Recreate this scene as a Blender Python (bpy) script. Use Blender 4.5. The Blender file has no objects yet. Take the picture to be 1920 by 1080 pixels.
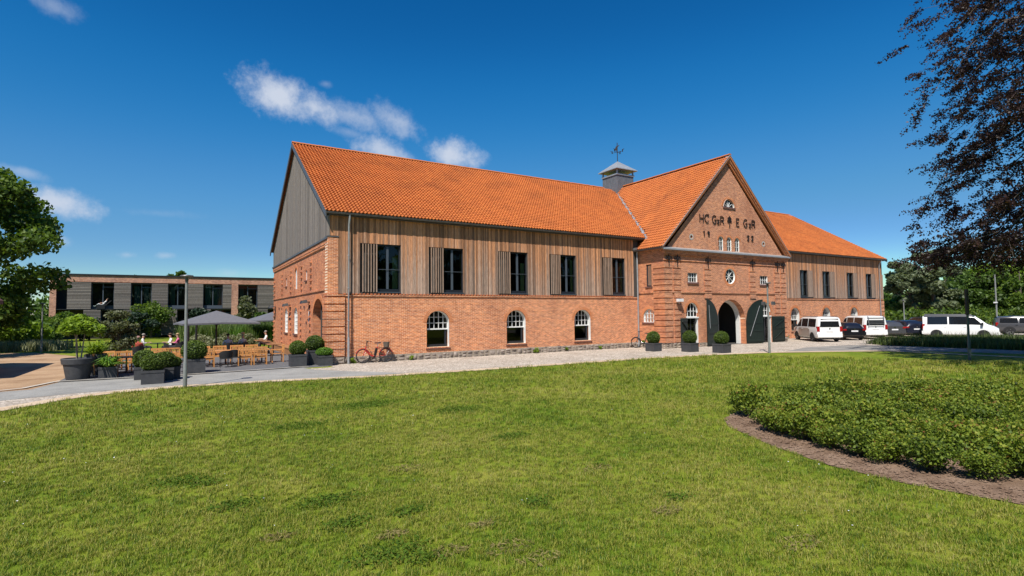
import bpy, bmesh, math, random
import numpy as np
from mathutils import Vector, Matrix
from mathutils.geometry import tessellate_polygon
random.seed(7); RNG = np.random.default_rng(7)
SC = bpy.context.scene; COL = SC.collection
R_ = math.radians

# ------------------------------------------------------------------ camera
CAM_H, YAW, PITCH, ROLL, FPX = 2.5, 0.546293, 0.047628, -0.010971, 1008.69
fw = Vector((math.sin(YAW)*math.cos(PITCH), math.cos(YAW)*math.cos(PITCH), math.sin(PITCH)))
rt = Vector((math.cos(YAW), -math.sin(YAW), 0)); up = rt.cross(fw)
cR, sR = math.cos(ROLL), math.sin(ROLL)
CR = cR*rt + sR*up; CU = -sR*rt + cR*up
cam_d = bpy.data.cameras.new('camera'); cam_d.sensor_width = 36; cam_d.lens = FPX/1920*36
cam_d.clip_start = .1; cam_d.clip_end = 4000
cam = bpy.data.objects.new('camera', cam_d); COL.objects.link(cam)
mw = Matrix((CR, CU, -fw)).transposed().to_4x4(); mw.translation = (0, 0, CAM_H)
cam.matrix_world = mw; SC.camera = cam
def ray(px, py):
    return CR*((px-960)/FPX) + CU*((540-py)/FPX) + fw
# ------------------------------------------------------------------ sun, sky, exposure
TOSUN = Vector((-1.9, -1.65, 3.5)).normalized()
sun_d = bpy.data.lights.new('sun', 'SUN'); sun_d.energy = 4.6; sun_d.angle = R_(.53); sun_d.color = (1, .95, .87)
sun = bpy.data.objects.new('sun', sun_d); COL.objects.link(sun)
sun.rotation_euler = TOSUN.to_track_quat('Z', 'Y').to_euler(); sun.location = (0, 0, 60)
W = bpy.data.worlds.new('World'); SC.world = W; W.use_nodes = True
wn, wl = W.node_tree.nodes, W.node_tree.links; wn.clear()
sky = wn.new('ShaderNodeTexSky'); sky.sky_type = 'NISHITA'; sky.sun_disc = False
sky.sun_elevation = math.asin(TOSUN.z); sky.sun_rotation = math.atan2(TOSUN.x, TOSUN.y) % (2*math.pi)
sky.altitude = 0; sky.air_density = 1.0; sky.dust_density = .05; sky.ozone_density = 2.2
hs = wn.new('ShaderNodeHueSaturation'); hs.inputs['Saturation'].default_value = 1.32; hs.inputs['Hue'].default_value = .487; hs.inputs['Value'].default_value = .98
wl.new(sky.outputs[0], hs.inputs['Color'])
sc1 = wn.new('ShaderNodeVectorMath'); sc1.operation = 'SCALE'; sc1.inputs['Scale'].default_value = .139; wl.new(hs.outputs[0], sc1.inputs[0])
cv = wn.new('ShaderNodeRGBCurve'); wl.new(sc1.outputs[0], cv.inputs['Color'])
for ci_, pts_ in enumerate(([(0,0),(.044,.005),(.074,.017),(.156,.075),(.485,.22),(1,.6)], [(0,0),(.198,.110),(.275,.185),(.45,.305),(.79,.46),(1,.7)], [(0,0),(.418,.355),(.546,.51),(.76,.645),(.91,.70),(1,.8)])):
    cu = cv.mapping.curves[ci_]; cu.points[0].location = pts_[0]; cu.points[1].location = pts_[-1]
    for p_ in pts_[1:-1]: cu.points.new(*p_)
cv.mapping.update()
sc2 = wn.new('ShaderNodeVectorMath'); sc2.operation = 'SCALE'; sc2.inputs['Scale'].default_value = 7.19; wl.new(cv.outputs[0], sc2.inputs[0])
bg = wn.new('ShaderNodeBackground'); bg.inputs[1].default_value = .095
out = wn.new('ShaderNodeOutputWorld'); wl.new(bg.outputs[0], out.inputs[0])
tc = wn.new('ShaderNodeTexCoord')
def wmath(op, a, b=None, c=None):
    n = wn.new('ShaderNodeMath'); n.operation = op
    for i, x in enumerate((a, b, c)):
        if x is None: continue
        if isinstance(x, (int, float)): n.inputs[i].default_value = x
        else: wl.new(x, n.inputs[i])
    return n.outputs[0]
def wnoise(scale, detail, rough, off=0):
    m = wn.new('ShaderNodeMapping'); m.inputs['Location'].default_value = (off, off*.7, off*.3)
    wl.new(tc.outputs['Generated'], m.inputs[0])
    n = wn.new('ShaderNodeTexNoise'); n.inputs['Scale'].default_value = scale
    n.inputs['Detail'].default_value = detail; n.inputs['Roughness'].default_value = rough
    wl.new(m.outputs[0], n.inputs[0]); return n.outputs[0]
nz1 = wnoise(13, 8, .6); nz2 = wnoise(42, 6, .68, 3.1)
cloud = None
# (px, py, half width px, half height px, tilt, strength)
for (px, py, a, b, tilt, st) in [(520,178,84,52,-.15,1.05),(592,202,68,40,-.3,.95),(660,216,76,38,-.25,.6),(742,226,78,36,-.45,.66),(655,248,46,16,-.2,.3),(715,281,68,32,-.2,.85),(842,290,66,34,-.15,1.0),
        (98,380,104,34,-.15,.95),(110,452,34,15,0,.75),(40,322,70,15,-.2,.4),(95,8,60,30,-.2,.36),(612,157,22,12,0,.3),(240,478,26,9,0,.4),(310,479,22,8,0,.4),(300,400,80,10,0,.12),(430,512,50,12,0,.25)]:
    c = ray(px, py).normalized(); ax = ray(px+1, py).normalized()-c; ay = ray(px, py-1).normalized()-c
    la, lb = ax.length, ay.length; ex, ey = ax/la, ay/lb
    e1 = ex*math.cos(tilt)+ey*math.sin(tilt); e2 = -ex*math.sin(tilt)+ey*math.cos(tilt)
    def dot(v, k):
        n = wn.new('ShaderNodeVectorMath'); n.operation = 'DOT_PRODUCT'; n.inputs[1].default_value = v/k
        wl.new(tc.outputs['Generated'], n.inputs[0]); return n.outputs['Value']
    u = wmath('SUBTRACT', dot(e1, la*a), float(c.dot(e1))/(la*a)); v = wmath('SUBTRACT', dot(e2, lb*b), float(c.dot(e2))/(lb*b))
    front = wmath('GREATER_THAN', dot(c, 1), .5)
    d2 = wmath('ADD', wmath('MULTIPLY', u, u), wmath('MULTIPLY', v, v))
    base = wmath('SUBTRACT', 1.0, wmath('SQRT', d2))
    nn = wmath('ADD', wmath('MULTIPLY', wmath('SUBTRACT', nz1, .5), 2.6), wmath('MULTIPLY', wmath('SUBTRACT', nz2, .5), 1.5))
    val = wmath('ADD', wmath('MULTIPLY', base, 1.35), nn)
    mr = wn.new('ShaderNodeMapRange'); mr.interpolation_type = 'SMOOTHSTEP'; wl.new(val, mr.inputs[0])
    mr.inputs[1].default_value = -.08; mr.inputs[2].default_value = 1.5; mr.inputs[3].default_value = 0; mr.inputs[4].default_value = st
    near = wmath('GREATER_THAN', base, -.6)
    one = wmath('MULTIPLY', wmath('MULTIPLY', mr.outputs[0], front), near)
    cloud = one if cloud is None else wmath('MAXIMUM', cloud, one)
mix = wn.new('ShaderNodeMix'); mix.data_type = 'RGBA'; wl.new(wmath('MULTIPLY', cloud, .86), mix.inputs[0])
wl.new(sc2.outputs[0], mix.inputs[6]); mix.inputs[7].default_value = (4.9, 5.3, 6.1, 1)
wl.new(mix.outputs[2], bg.inputs[0])
vs = SC.view_settings; vs.view_transform = 'Standard'; vs.look = 'None'; vs.gamma = 1; vs.use_curve_mapping = False; vs.exposure = 0.5
SC.cycles.max_bounces = 6; SC.cycles.transparent_max_bounces = 12
try: SC.cycles.use_denoising = True
except Exception: pass

# ------------------------------------------------------------------ materials
MAT = {}
def new_mat(name):
    m = bpy.data.materials.new(name); m.use_nodes = True; MAT[name] = m
    n, l = m.node_tree.nodes, m.node_tree.links
    return m, n, l, n['Principled BSDF']
def setv(n, i, v): n.inputs[i].default_value = v
def ramp(n, stops):
    r = n.new('ShaderNodeValToRGB'); e = r.color_ramp.elements
    while len(e) < len(stops): e.new(.5)
    for k, (p, c) in enumerate(stops): e[k].position = p; e[k].color = (*c, 1)
    return r
def coords(n, l, kind='Object', scale=(1,1,1), rot=(0,0,0)):
    t = n.new('ShaderNodeTexCoord'); m = n.new('ShaderNodeMapping')
    m.inputs['Scale'].default_value = scale; m.inputs['Rotation'].default_value = rot
    l.new(t.outputs[kind], m.inputs[0]); return m.outputs[0]
def noise(n, l, vec, scale, detail=4, rough=.55):
    x = n.new('ShaderNodeTexNoise'); setv(x, 'Scale', scale); setv(x, 'Detail', detail); setv(x, 'Roughness', rough)
    if vec is not None: l.new(vec, x.inputs['Vector'])
    return x.outputs[0]
def mixc(n, l, f, a, b, mode='MIX'):
    x = n.new('ShaderNodeMix'); x.data_type = 'RGBA'; x.blend_type = mode
    for i, v in ((0, f), (6, a), (7, b)):
        if isinstance(v, (int, float)): x.inputs[i].default_value = v
        elif isinstance(v, tuple): x.inputs[i].default_value = (*v, 1)
        else: l.new(v, x.inputs[i])
    return x.outputs[2]
def mth(n, l, op, a, b=None):
    x = n.new('ShaderNodeMath'); x.operation = op
    for i, v in enumerate((a, b)):
        if v is None: continue
        if isinstance(v, (int, float)): x.inputs[i].default_value = v
        else: l.new(v, x.inputs[i])
    return x.outputs[0]
def bump(n, l, b, h, strength=.4, dist=.01):
    x = n.new('ShaderNodeBump'); setv(x, 'Strength', strength); setv(x, 'Distance', dist)
    l.new(h, x.inputs['Height']); l.new(x.outputs[0], b.inputs['Normal'])
def pmat(name, c1, c2=None, scale=3, rough=.7, bmp=0, stretch=(1,1,1), metal=0, detail=5, objrand=False):
    m, n, l, b = new_mat(name); setv(b, 'Roughness', rough); setv(b, 'Metallic', metal)
    if c2 is None: setv(b, 'Base Color', (*c1, 1)); return m
    v = coords(n, l, 'Object', stretch); f = noise(n, l, v, scale, detail)
    r = ramp(n, [(.3, c1), (.7, c2)]); l.new(f, r.inputs[0]); col = r.outputs[0]
    if objrand:
        oi = n.new('ShaderNodeObjectInfo'); h = n.new('ShaderNodeHueSaturation'); l.new(col, h.inputs['Color'])
        mr = n.new('ShaderNodeMapRange'); l.new(oi.outputs['Random'], mr.inputs[0]); mr.inputs[3].default_value = .65; mr.inputs[4].default_value = 1.3
        l.new(mr.outputs[0], h.inputs['Value']); col = h.outputs[0]
    l.new(col, b.inputs['Base Color'])
    if bmp: bump(n, l, b, f, bmp)
    return m
def brick_mat(name, axis, ca, cb, mort, w=.243, h=.0737, ms=.0062):
    m, n, l, b = new_mat(name); setv(b, 'Roughness', .85)
    t = n.new('ShaderNodeTexCoord'); s = n.new('ShaderNodeSeparateXYZ'); l.new(t.outputs['Object'], s.inputs[0])
    c = n.new('ShaderNodeCombineXYZ'); l.new(s.outputs[axis], c.inputs[0]); l.new(s.outputs[2], c.inputs[1])
    br = n.new('ShaderNodeTexBrick'); l.new(c.outputs[0], br.inputs['Vector'])
    setv(br, 'Scale', 1); setv(br, 'Brick Width', w); setv(br, 'Row Height', h); setv(br, 'Mortar Size', ms); setv(br, 'Mortar Smooth', .2); setv(br, 'Bias', 0)
    setv(br, 'Color1', (*ca, 1)); setv(br, 'Color2', (*cb, 1)); setv(br, 'Mortar', (*mort, 1))
    br.offset = .5
    big = noise(n, l, t.outputs['Object'], .55, 5, .6); fine = noise(n, l, coords(n, l, 'Object', (3.2, 3.2, 9)), 1.0, 6, .75)
    r = ramp(n, [(.25, (.74, .66, .62)), (.5, (1, 1, 1)), (.78, (1.18, 1.1, .98))]); l.new(big, r.inputs[0])
    r2 = ramp(n, [(.3, (.58, .54, .52)), (.52, (1.0, 1.0, 1.0)), (.72, (1.42, 1.36, 1.25))]); l.new(fine, r2.inputs[0])
    col = mixc(n, l, 1.0, br.outputs[0], r.outputs[0], 'MULTIPLY'); col = mixc(n, l, 1.0, col, r2.outputs[0], 'MULTIPLY')
    # dark soot streaks
    sv = coords(n, l, 'Object', (2.2, 2.2, .25)); st = noise(n, l, sv, 1.0, 6, .7)
    r3 = ramp(n, [(.56, (1, 1, 1)), (.75, (.62, .56, .52))]); l.new(st, r3.inputs[0])
    col = mixc(n, l, .7, col, r3.outputs[0], 'MULTIPLY')
    l.new(col, b.inputs['Base Color'])
    inv = mth(n, l, 'SUBTRACT', 1.0, br.outputs['Fac']); bump(n, l, b, inv, .5, .008)
    return m
B1, B2, BM = (.44, .128, .045), (.66, .228, .078), (.84, .65, .47)
brick_mat('brick_front', 0, B1, B2, BM)
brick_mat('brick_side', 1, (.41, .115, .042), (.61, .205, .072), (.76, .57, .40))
brick_mat('brick_gate', 0, (.39, .12, .05), (.60, .215, .085), (.76, .58, .43))
brick_mat('brick_gate_side', 1, (.39, .12, .05), (.60, .215, .085), (.76, .58, .43))
brick_mat('brick_hotel', 0, (.36, .15, .09), (.50, .23, .14), (.55, .45, .38))
pmat('brick_plain', (.42, .12, .045), (.62, .21, .085), 14, .85, .3)
pmat('brick_arch', (.46, .15, .055), (.64, .25, .10), 11, .85, .3, objrand=False)
pmat('brick_dark', (.10, .05, .04), (.18, .08, .06), 12, .85)
pmat('mortar', (.78, .6, .44))
def wood_mat(name, warm, grey, zlo, zhi, var=(.45, 1.45)):
    m, n, l, b = new_mat(name); setv(b, 'Roughness', .8)
    v = coords(n, l, 'Object', (9, 9, .35)); f = noise(n, l, v, 3.0, 7, .7)
    v2 = coords(n, l, 'Object', (30, 30, 1.4)); f2 = noise(n, l, v2, 2.0, 5, .65)
    t = n.new('ShaderNodeTexCoord'); s = n.new('ShaderNodeSeparateXYZ'); l.new(t.outputs['Object'], s.inputs[0])
    mr = n.new('ShaderNodeMapRange'); l.new(s.outputs[2], mr.inputs[0]); mr.inputs[1].default_value = zlo; mr.inputs[2].default_value = zhi
    oi = n.new('ShaderNodeObjectInfo')
    fac = mth(n, l, 'ADD', mr.outputs[0], mth(n, l, 'MULTIPLY', mth(n, l, 'SUBTRACT', f, .5), 1.5))
    fac = mth(n, l, 'ADD', fac, mth(n, l, 'MULTIPLY', mth(n, l, 'SUBTRACT', oi.outputs['Random'], .5), .7))
    r = ramp(n, [(0, grey), (.45, tuple(.5*(a+c) for a, c in zip(grey, warm))), (.9, warm)]); l.new(fac, r.inputs[0])
    r2 = ramp(n, [(.30, (.45, .40, .37)), (.52, (1, 1, 1)), (.72, (1.4, 1.38, 1.35))]); l.new(f2, r2.inputs[0])
    col = mixc(n, l, 1.0, r.outputs[0], r2.outputs[0], 'MULTIPLY')
    h = n.new('ShaderNodeHueSaturation'); l.new(col, h.inputs['Color'])
    wn_ = n.new('ShaderNodeTexWhiteNoise'); wn_.noise_dimensions = '1D'; l.new(mth(n, l, 'MULTIPLY', oi.outputs['Random'], 91.7), wn_.inputs['W'])
    m2 = n.new('ShaderNodeMapRange'); l.new(wn_.outputs[0], m2.inputs[0]); m2.inputs[3].default_value = var[0]; m2.inputs[4].default_value = var[1]
    l.new(m2.outputs[0], h.inputs['Value']); l.new(h.outputs[0], b.inputs['Base Color'])
    bump(n, l, b, f2, .25, .004); return m
wood_mat('cladding_front', (.46, .212, .098), (.375, .262, .196), 4.0, 7.0)
wood_mat('cladding_gable', (.215, .18, .150), (.19, .167, .148), 3.4, 12, (.7, 1.25))
wood_mat('slat_wood', (.30, .195, .135), (.29, .215, .165), 3, 7, (.75, 1.25))
wood_mat('hotel_wood', (.20, .175, .155), (.16, .148, .138), 0, 7, (.7, 1.3))
pmat('teak', (.50, .21, .055), (.66, .31, .10), 6, .55, .15, (1, 1, .3))
pmat('bench_wood', (.26, .12, .05), (.40, .19, .08), 5, .6, .15)
pmat('black_metal', (.015, .015, .016), None, rough=.45)
pmat('black_weave', (.018, .018, .018), (.035, .034, .033), 60, .7, .4)
pmat('iron', (.02, .012, .01), None, rough=.6)
pmat('zinc', (.30, .31, .32), (.40, .41, .42), 4, .45, 0, metal=.35)
pmat('zinc_dark', (.10, .10, .105), (.15, .15, .155), 3, .5, 0, metal=.4)
pmat('lead_cladding', (.115, .12, .13), (.19, .195, .21), 5, .55, .1, (2, 2, .4), metal=.2)
pmat('white_paint', (.74, .74, .72), (.66, .66, .63), 6, .45)
pmat('dark_frame', (.018, .021, .028), None, rough=.35)
pmat('steel_frame', (.065, .08, .10), None, rough=.35)
pmat('green_door', (.006, .013, .010), (.011, .021, .016), 5, .5, .15, (3, 3, .4))
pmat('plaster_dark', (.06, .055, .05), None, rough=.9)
pmat('plaster_light', (.42, .40, .36), None, rough=.9)
pmat('curtain_green', (.33, .40, .19), (.42, .48, .27), 20, .9, .3, (1, 1, .05))
pmat('curtain_teal', (.10, .20, .18), (.14, .27, .24), 20, .9, .3, (1, 1, .05))
pmat('stone_grey', (.13, .105, .088), (.38, .31, .26), 4, .85, .4, objrand=True)
pmat('stone_mortar', (.34, .28, .22), (.26, .21, .16), 5, .9, .4)
pmat('planter', (.035, .036, .04), (.055, .056, .06), 7, .7, .1)
pmat('soil', (.05, .035, .024), (.09, .065, .045), 10, .95, .5)
pmat('canvas', (.105, .105, .118), (.135, .135, .15), 8, .85)
pmat('bark', (.075, .058, .044), (.14, .11, .085), 9, .9, .6, (1, 1, .25))
pmat('bark_pale', (.20, .16, .11), (.30, .25, .18), 9, .85, .4, (1, 1, .25))
pmat('lamp_post', (.20, .205, .195), (.26, .265, .25), 5, .5, metal=.3)
pmat('lamp_green', (.07, .10, .09), (.10, .13, .115), 5, .5)
pmat('tyre', (.014, .014, .015), None, rough=.85)
pmat('rim', (.42, .42, .44), None, rough=.3, metal=.8)
pmat('rim_dark', (.03, .03, .032), None, rough=.35, metal=.5)
pmat('car_trim', (.02, .02, .022), None, rough=.5)
pmat('plate_white', (.72, .72, .72), None, rough=.5)
pmat('tail_red', (.30, .012, .012), None, rough=.2)
pmat('head_glass', (.45, .47, .50), None, rough=.1)
pmat('chrome', (.6, .6, .62), None, rough=.15, metal=1)
for nm, c in dict(paint_white=(.80,.80,.79), paint_silver=(.47,.42,.37), paint_black=(.008,.008,.011), paint_navy=(.010,.013,.026), paint_grey=(.055,.055,.06), paint_charcoal=(.03,.03,.034), paint_red=(.42,.025,.014), paint_dark=(.02,.021,.024)).items():
    m, n, l, b = new_mat(nm); setv(b, 'Base Color', (*c, 1)); setv(b, 'Roughness', .28); setv(b, 'Coat Weight', .7); setv(b, 'Coat Roughness', .05)
for nm, c in dict(skin=(.52,.29,.20), shirt_white=(.74,.73,.71), shirt_pink=(.66,.14,.30), shirt_grey=(.48,.53,.60), shirt_blue=(.52,.58,.66), trousers_dark=(.025,.027,.035), shorts_pale=(.30,.36,.34), hair_grey=(.30,.27,.24), hair_brown=(.10,.06,.035), hair_blond=(.42,.30,.15), hair_dark=(.02,.016,.014), straw=(.62,.50,.33), shirt_red=(.5,.09,.05), cap_pink=(.55,.3,.27), shoe=(.03,.03,.03)).items():
    pmat(nm, c, tuple(x*.85 for x in c), 18, .8)
def glass_mat(name, tint, refl=1.0):
    m, n, l, b = new_mat(name); n.remove(b)
    o = n['Material Output']; tr = n.new('ShaderNodeBsdfTransparent'); setv(tr, 0, (*tint, 1))
    gl = n.new('ShaderNodeBsdfGlossy'); setv(gl, 'Roughness', .02); fr = n.new('ShaderNodeFresnel'); setv(fr, 'IOR', 1.5)
    ms = n.new('ShaderNodeMixShader'); l.new(mth(n, l, 'MULTIPLY', fr.outputs[0], refl), ms.inputs[0]); l.new(tr.outputs[0], ms.inputs[1]); l.new(gl.outputs[0], ms.inputs[2]); l.new(ms.outputs[0], o.inputs[0])
glass_mat('glass', (.55, .6, .58), 1.0)
m, n, l, b = new_mat('car_glass'); setv(b, 'Base Color', (.012, .013, .015, 1)); setv(b, 'Roughness', .06); setv(b, 'IOR', 1.5)
# roof tiles: tint attribute per tile
m, n, l, b = new_mat('roof_tile'); setv(b, 'Roughness', .75)
at = n.new('ShaderNodeAttribute'); at.attribute_name = 'tint'
r = ramp(n, [(0, (.35, .085, .015)), (.4, (.43, .113, .019)), (.75, (.49, .138, .023)), (1, (.51, .17, .036))]); l.new(at.outputs['Fac'], r.inputs[0])
tcn = coords(n, l); f = noise(n, l, tcn, .5, 6, .65); r2 = ramp(n, [(.28, (.72, .70, .7)), (.5, (.97, .97, .97)), (.7, (1.08, 1.08, 1.08))]); l.new(f, r2.inputs[0])
f3 = noise(n, l, tcn, 14, 4, .6); r3 = ramp(n, [(.3, (.94, .93, .92)), (.65, (1.03, 1.03, 1.03))]); l.new(f3, r3.inputs[0])
l.new(mixc(n, l, 1.0, mixc(n, l, 1.0, r.outputs[0], r2.outputs[0], 'MULTIPLY'), r3.outputs[0], 'MULTIPLY'), b.inputs['Base Color'])
def leaf_mat(name, stops, trans=.35, rough=.55):
    m, n, l, b = new_mat(name); o = n['Material Output']; setv(b, 'Roughness', rough); setv(b, 'Specular IOR Level', .35)
    a = n.new('ShaderNodeAttribute'); a.attribute_name = 'tint'; oi = n.new('ShaderNodeObjectInfo')
    r = ramp(n, stops)
    l.new(mth(n, l, 'ADD', a.outputs['Fac'], mth(n, l, 'MULTIPLY', mth(n, l, 'SUBTRACT', oi.outputs['Random'], .5), .25)), r.inputs[0])
    l.new(r.outputs[0], b.inputs['Base Color'])
    t = n.new('ShaderNodeBsdfTranslucent'); l.new(mixc(n, l, 1.0, r.outputs[0], (1.2, 1.25, .6), 'MULTIPLY'), t.inputs[0])
    ms = n.new('ShaderNodeMixShader'); setv(ms, 0, trans); l.new(b.outputs[0], ms.inputs[1]); l.new(t.outputs[0], ms.inputs[2]); l.new(ms.outputs[0], o.inputs[0])
leaf_mat('leaf_maple', [(0, (.03, .058, .010)), (.5, (.08, .14, .018)), (1, (.17, .24, .028))], .4)
leaf_mat('leaf_mid', [(0, (.040, .075, .014)), (.5, (.085, .15, .024)), (1, (.16, .24, .04))])
leaf_mat('leaf_light', [(0, (.10, .155, .016)), (.5, (.19, .29, .025)), (1, (.32, .43, .05))], .4)
leaf_mat('leaf_willow', [(0, (.09, .12, .06)), (.5, (.17, .205, .11)), (1, (.27, .30, .18))], .4)
leaf_mat('leaf_olive', [(0, (.07, .085, .04)), (.5, (.14, .155, .08)), (1, (.24, .25, .15))], .4)
leaf_mat('leaf_conifer', [(0, (.012, .026, .014)), (.6, (.025, .05, .026)), (1, (.045, .075, .036))], .1)
leaf_mat('leaf_beech', [(0, (.018, .010, .010)), (.5, (.036, .017, .015)), (.85, (.062, .030, .022)), (1, (.07, .05, .025))], .3, .5)
leaf_mat('leaf_box', [(0, (.045, .075, .012)), (.5, (.09, .14, .02)), (1, (.16, .22, .035))], .3)
leaf_mat('leaf_rose', [(0, (.035, .052, .008)), (.3, (.095, .15, .014)), (.65, (.20, .26, .022)), (.9, (.31, .32, .04)), (1, (.22, .10, .03))], .35, .62)
leaf_mat('leaf_bright', [(0, (.07, .14, .02)), (.5, (.13, .26, .03)), (1, (.22, .36, .06))], .35)
leaf_mat('leaf_reed', [(0, (.05, .085, .018)), (.5, (.10, .16, .03)), (1, (.20, .25, .07))], .3)
leaf_mat('leaf_meadow', [(0, (.030, .055, .014)), (.5, (.06, .10, .02)), (1, (.14, .17, .05))], .3)
leaf_mat('leaf_sage', [(0, (.13, .15, .07)), (.5, (.22, .23, .12)), (1, (.32, .32, .19))], .3)
leaf_mat('leaf_clover', [(0, (.05, .10, .007)), (.6, (.085, .155, .010)), (1, (.13, .19, .014))], .35, .9)
# lawn: ground sheet and blades share one world-space patchiness
def lawn_nodes(n, l, vec):
    f1 = noise(n, l, vec, .32, 5, .6); f2 = noise(n, l, vec, 1.7, 5, .65); f3 = noise(n, l, vec, 9, 5, .7)
    s = mth(n, l, 'ADD', mth(n, l, 'MULTIPLY', f1, .5), mth(n, l, 'ADD', mth(n, l, 'MULTIPLY', f2, .38), mth(n, l, 'MULTIPLY', f3, .22)))
    return s
LAWN = [(.36, (.045, .098, .006)), (.46, (.108, .174, .010)), (.56, (.182, .225, .018)), (.70, (.30, .28, .05))]
m, n, l, b = new_mat('lawn'); setv(b, 'Roughness', .9); setv(b, 'Specular IOR Level', .15)
g = n.new('ShaderNodeNewGeometry'); s = lawn_nodes(n, l, g.outputs['Position'])
r = ramp(n, LAWN); l.new(s, r.inputs[0])
f4 = noise(n, l, g.outputs['Position'], 42, 3, .7); r4 = ramp(n, [(.3, (.62, .62, .6)), (.7, (1.2, 1.2, 1.15))]); l.new(f4, r4.inputs[0])
l.new(mixc(n, l, 1.0, r.outputs[0], r4.outputs[0], 'MULTIPLY'), b.inputs['Base Color']); bump(n, l, b, f4, .7, .03)
m, n, l, b = new_mat('grass_blade'); setv(b, 'Roughness', .5); setv(b, 'Specular IOR Level', .3)
g = n.new('ShaderNodeNewGeometry'); s = lawn_nodes(n, l, g.outputs['Position'])
a = n.new('ShaderNodeAttribute'); a.attribute_name = 'tint'
s = mth(n, l, 'ADD', s, mth(n, l, 'MULTIPLY', mth(n, l, 'SUBTRACT', a.outputs['Fac'], .45), .46))
r = ramp(n, [(p, tuple(x*1.12 for x in c)) for p, c in LAWN]+[(.90, (.42, .36, .14))]); l.new(s, r.inputs[0]); l.new(r.outputs[0], b.inputs['Base Color'])
t = n.new('ShaderNodeBsdfTranslucent'); l.new(r.outputs[0], t.inputs[0]); ms = n.new('ShaderNodeMixShader'); setv(ms, 0, .3)
l.new(b.outputs[0], ms.inputs[1]); l.new(t.outputs[0], ms.inputs[2]); l.new(ms.outputs[0], n['Material Output'].inputs[0])
def ground_mat(name, c1, c2, c3, sc, bs, kind='noise', bd=.02, rough=.9):
    m, n, l, b = new_mat(name); setv(b, 'Roughness', rough); setv(b, 'Specular IOR Level', .2)
    v = coords(n, l); f = noise(n, l, v, sc, 7, .65)
    r = ramp(n, [(.3, c1), (.5, c2), (.72, c3)]); l.new(f, r.inputs[0]); col = r.outputs[0]
    if kind == 'noise':
        h = noise(n, l, v, bs, 4, .7)
    else:
        vo = n.new('ShaderNodeTexVoronoi'); vo.feature = 'DISTANCE_TO_EDGE'; setv(vo, 'Scale', bs); l.new(v, vo.inputs['Vector'])
        mr = n.new('ShaderNodeMapRange'); l.new(vo.outputs[0], mr.inputs[0]); mr.inputs[2].default_value = .12; h = mr.outputs[0]
        vc = n.new('ShaderNodeTexVoronoi'); setv(vc, 'Scale', bs); l.new(v, vc.inputs['Vector'])
        sp = n.new('ShaderNodeSeparateColor'); l.new(vc.outputs['Color'], sp.inputs[0])
        rr = ramp(n, [(0, (.7, .68, .66)), (1, (1.2, 1.18, 1.15))]); l.new(sp.outputs[0], rr.inputs[0]); col = mixc(n, l, 1.0, col, rr.outputs[0], 'MULTIPLY')
        col = mixc(n, l, h, (.22, .18, .13), col)
    if kind == 'noise':
        rr = ramp(n, [(.3, (.75, .74, .73)), (.7, (1.2, 1.2, 1.2))]); l.new(h, rr.inputs[0]); col = mixc(n, l, 1.0, col, rr.outputs[0], 'MULTIPLY')
    l.new(col, b.inputs['Base Color']); bump(n, l, b, h, .6, bd); return m
ground_mat('setts', (.40, .34, .29), (.52, .46, .40), (.60, .54, .47), .6, 8.5, 'vor', .012)
ground_mat('asphalt', (.22, .212, .20), (.275, .268, .25), (.33, .32, .30), .8, 25)
ground_mat('sand_edge', (.44, .32, .21), (.54, .41, .28), (.60, .48, .35), .9, 40)
ground_mat('dirt', (.25, .15, .085), (.38, .25, .15), (.47, .33, .21), .5, 30)
ground_mat('tarmac', (.17, .16, .15), (.24, .23, .21), (.30, .28, .26), .7, 40)
ground_mat('bed_soil', (.13, .08, .052), (.22, .145, .098), (.30, .21, .15), 2.2, 26, 'noise', .06)
ground_mat('slab', (.10, .10, .105), (.125, .125, .13), (.16, .16, .165), 1.3, 60, 'noise', .003)
ground_mat('slab_joint', (.05, .05, .05), (.06, .06, .06), (.08, .08, .08), 2, 40)
ground_mat('kerb', (.40, .36, .31), (.48, .44, .38), (.55, .5, .44), 2, 40)
leaf_mat('straw_blade', [(0, (.15, .12, .04)), (1, (.28, .23, .09))], .2, .9)
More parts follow.
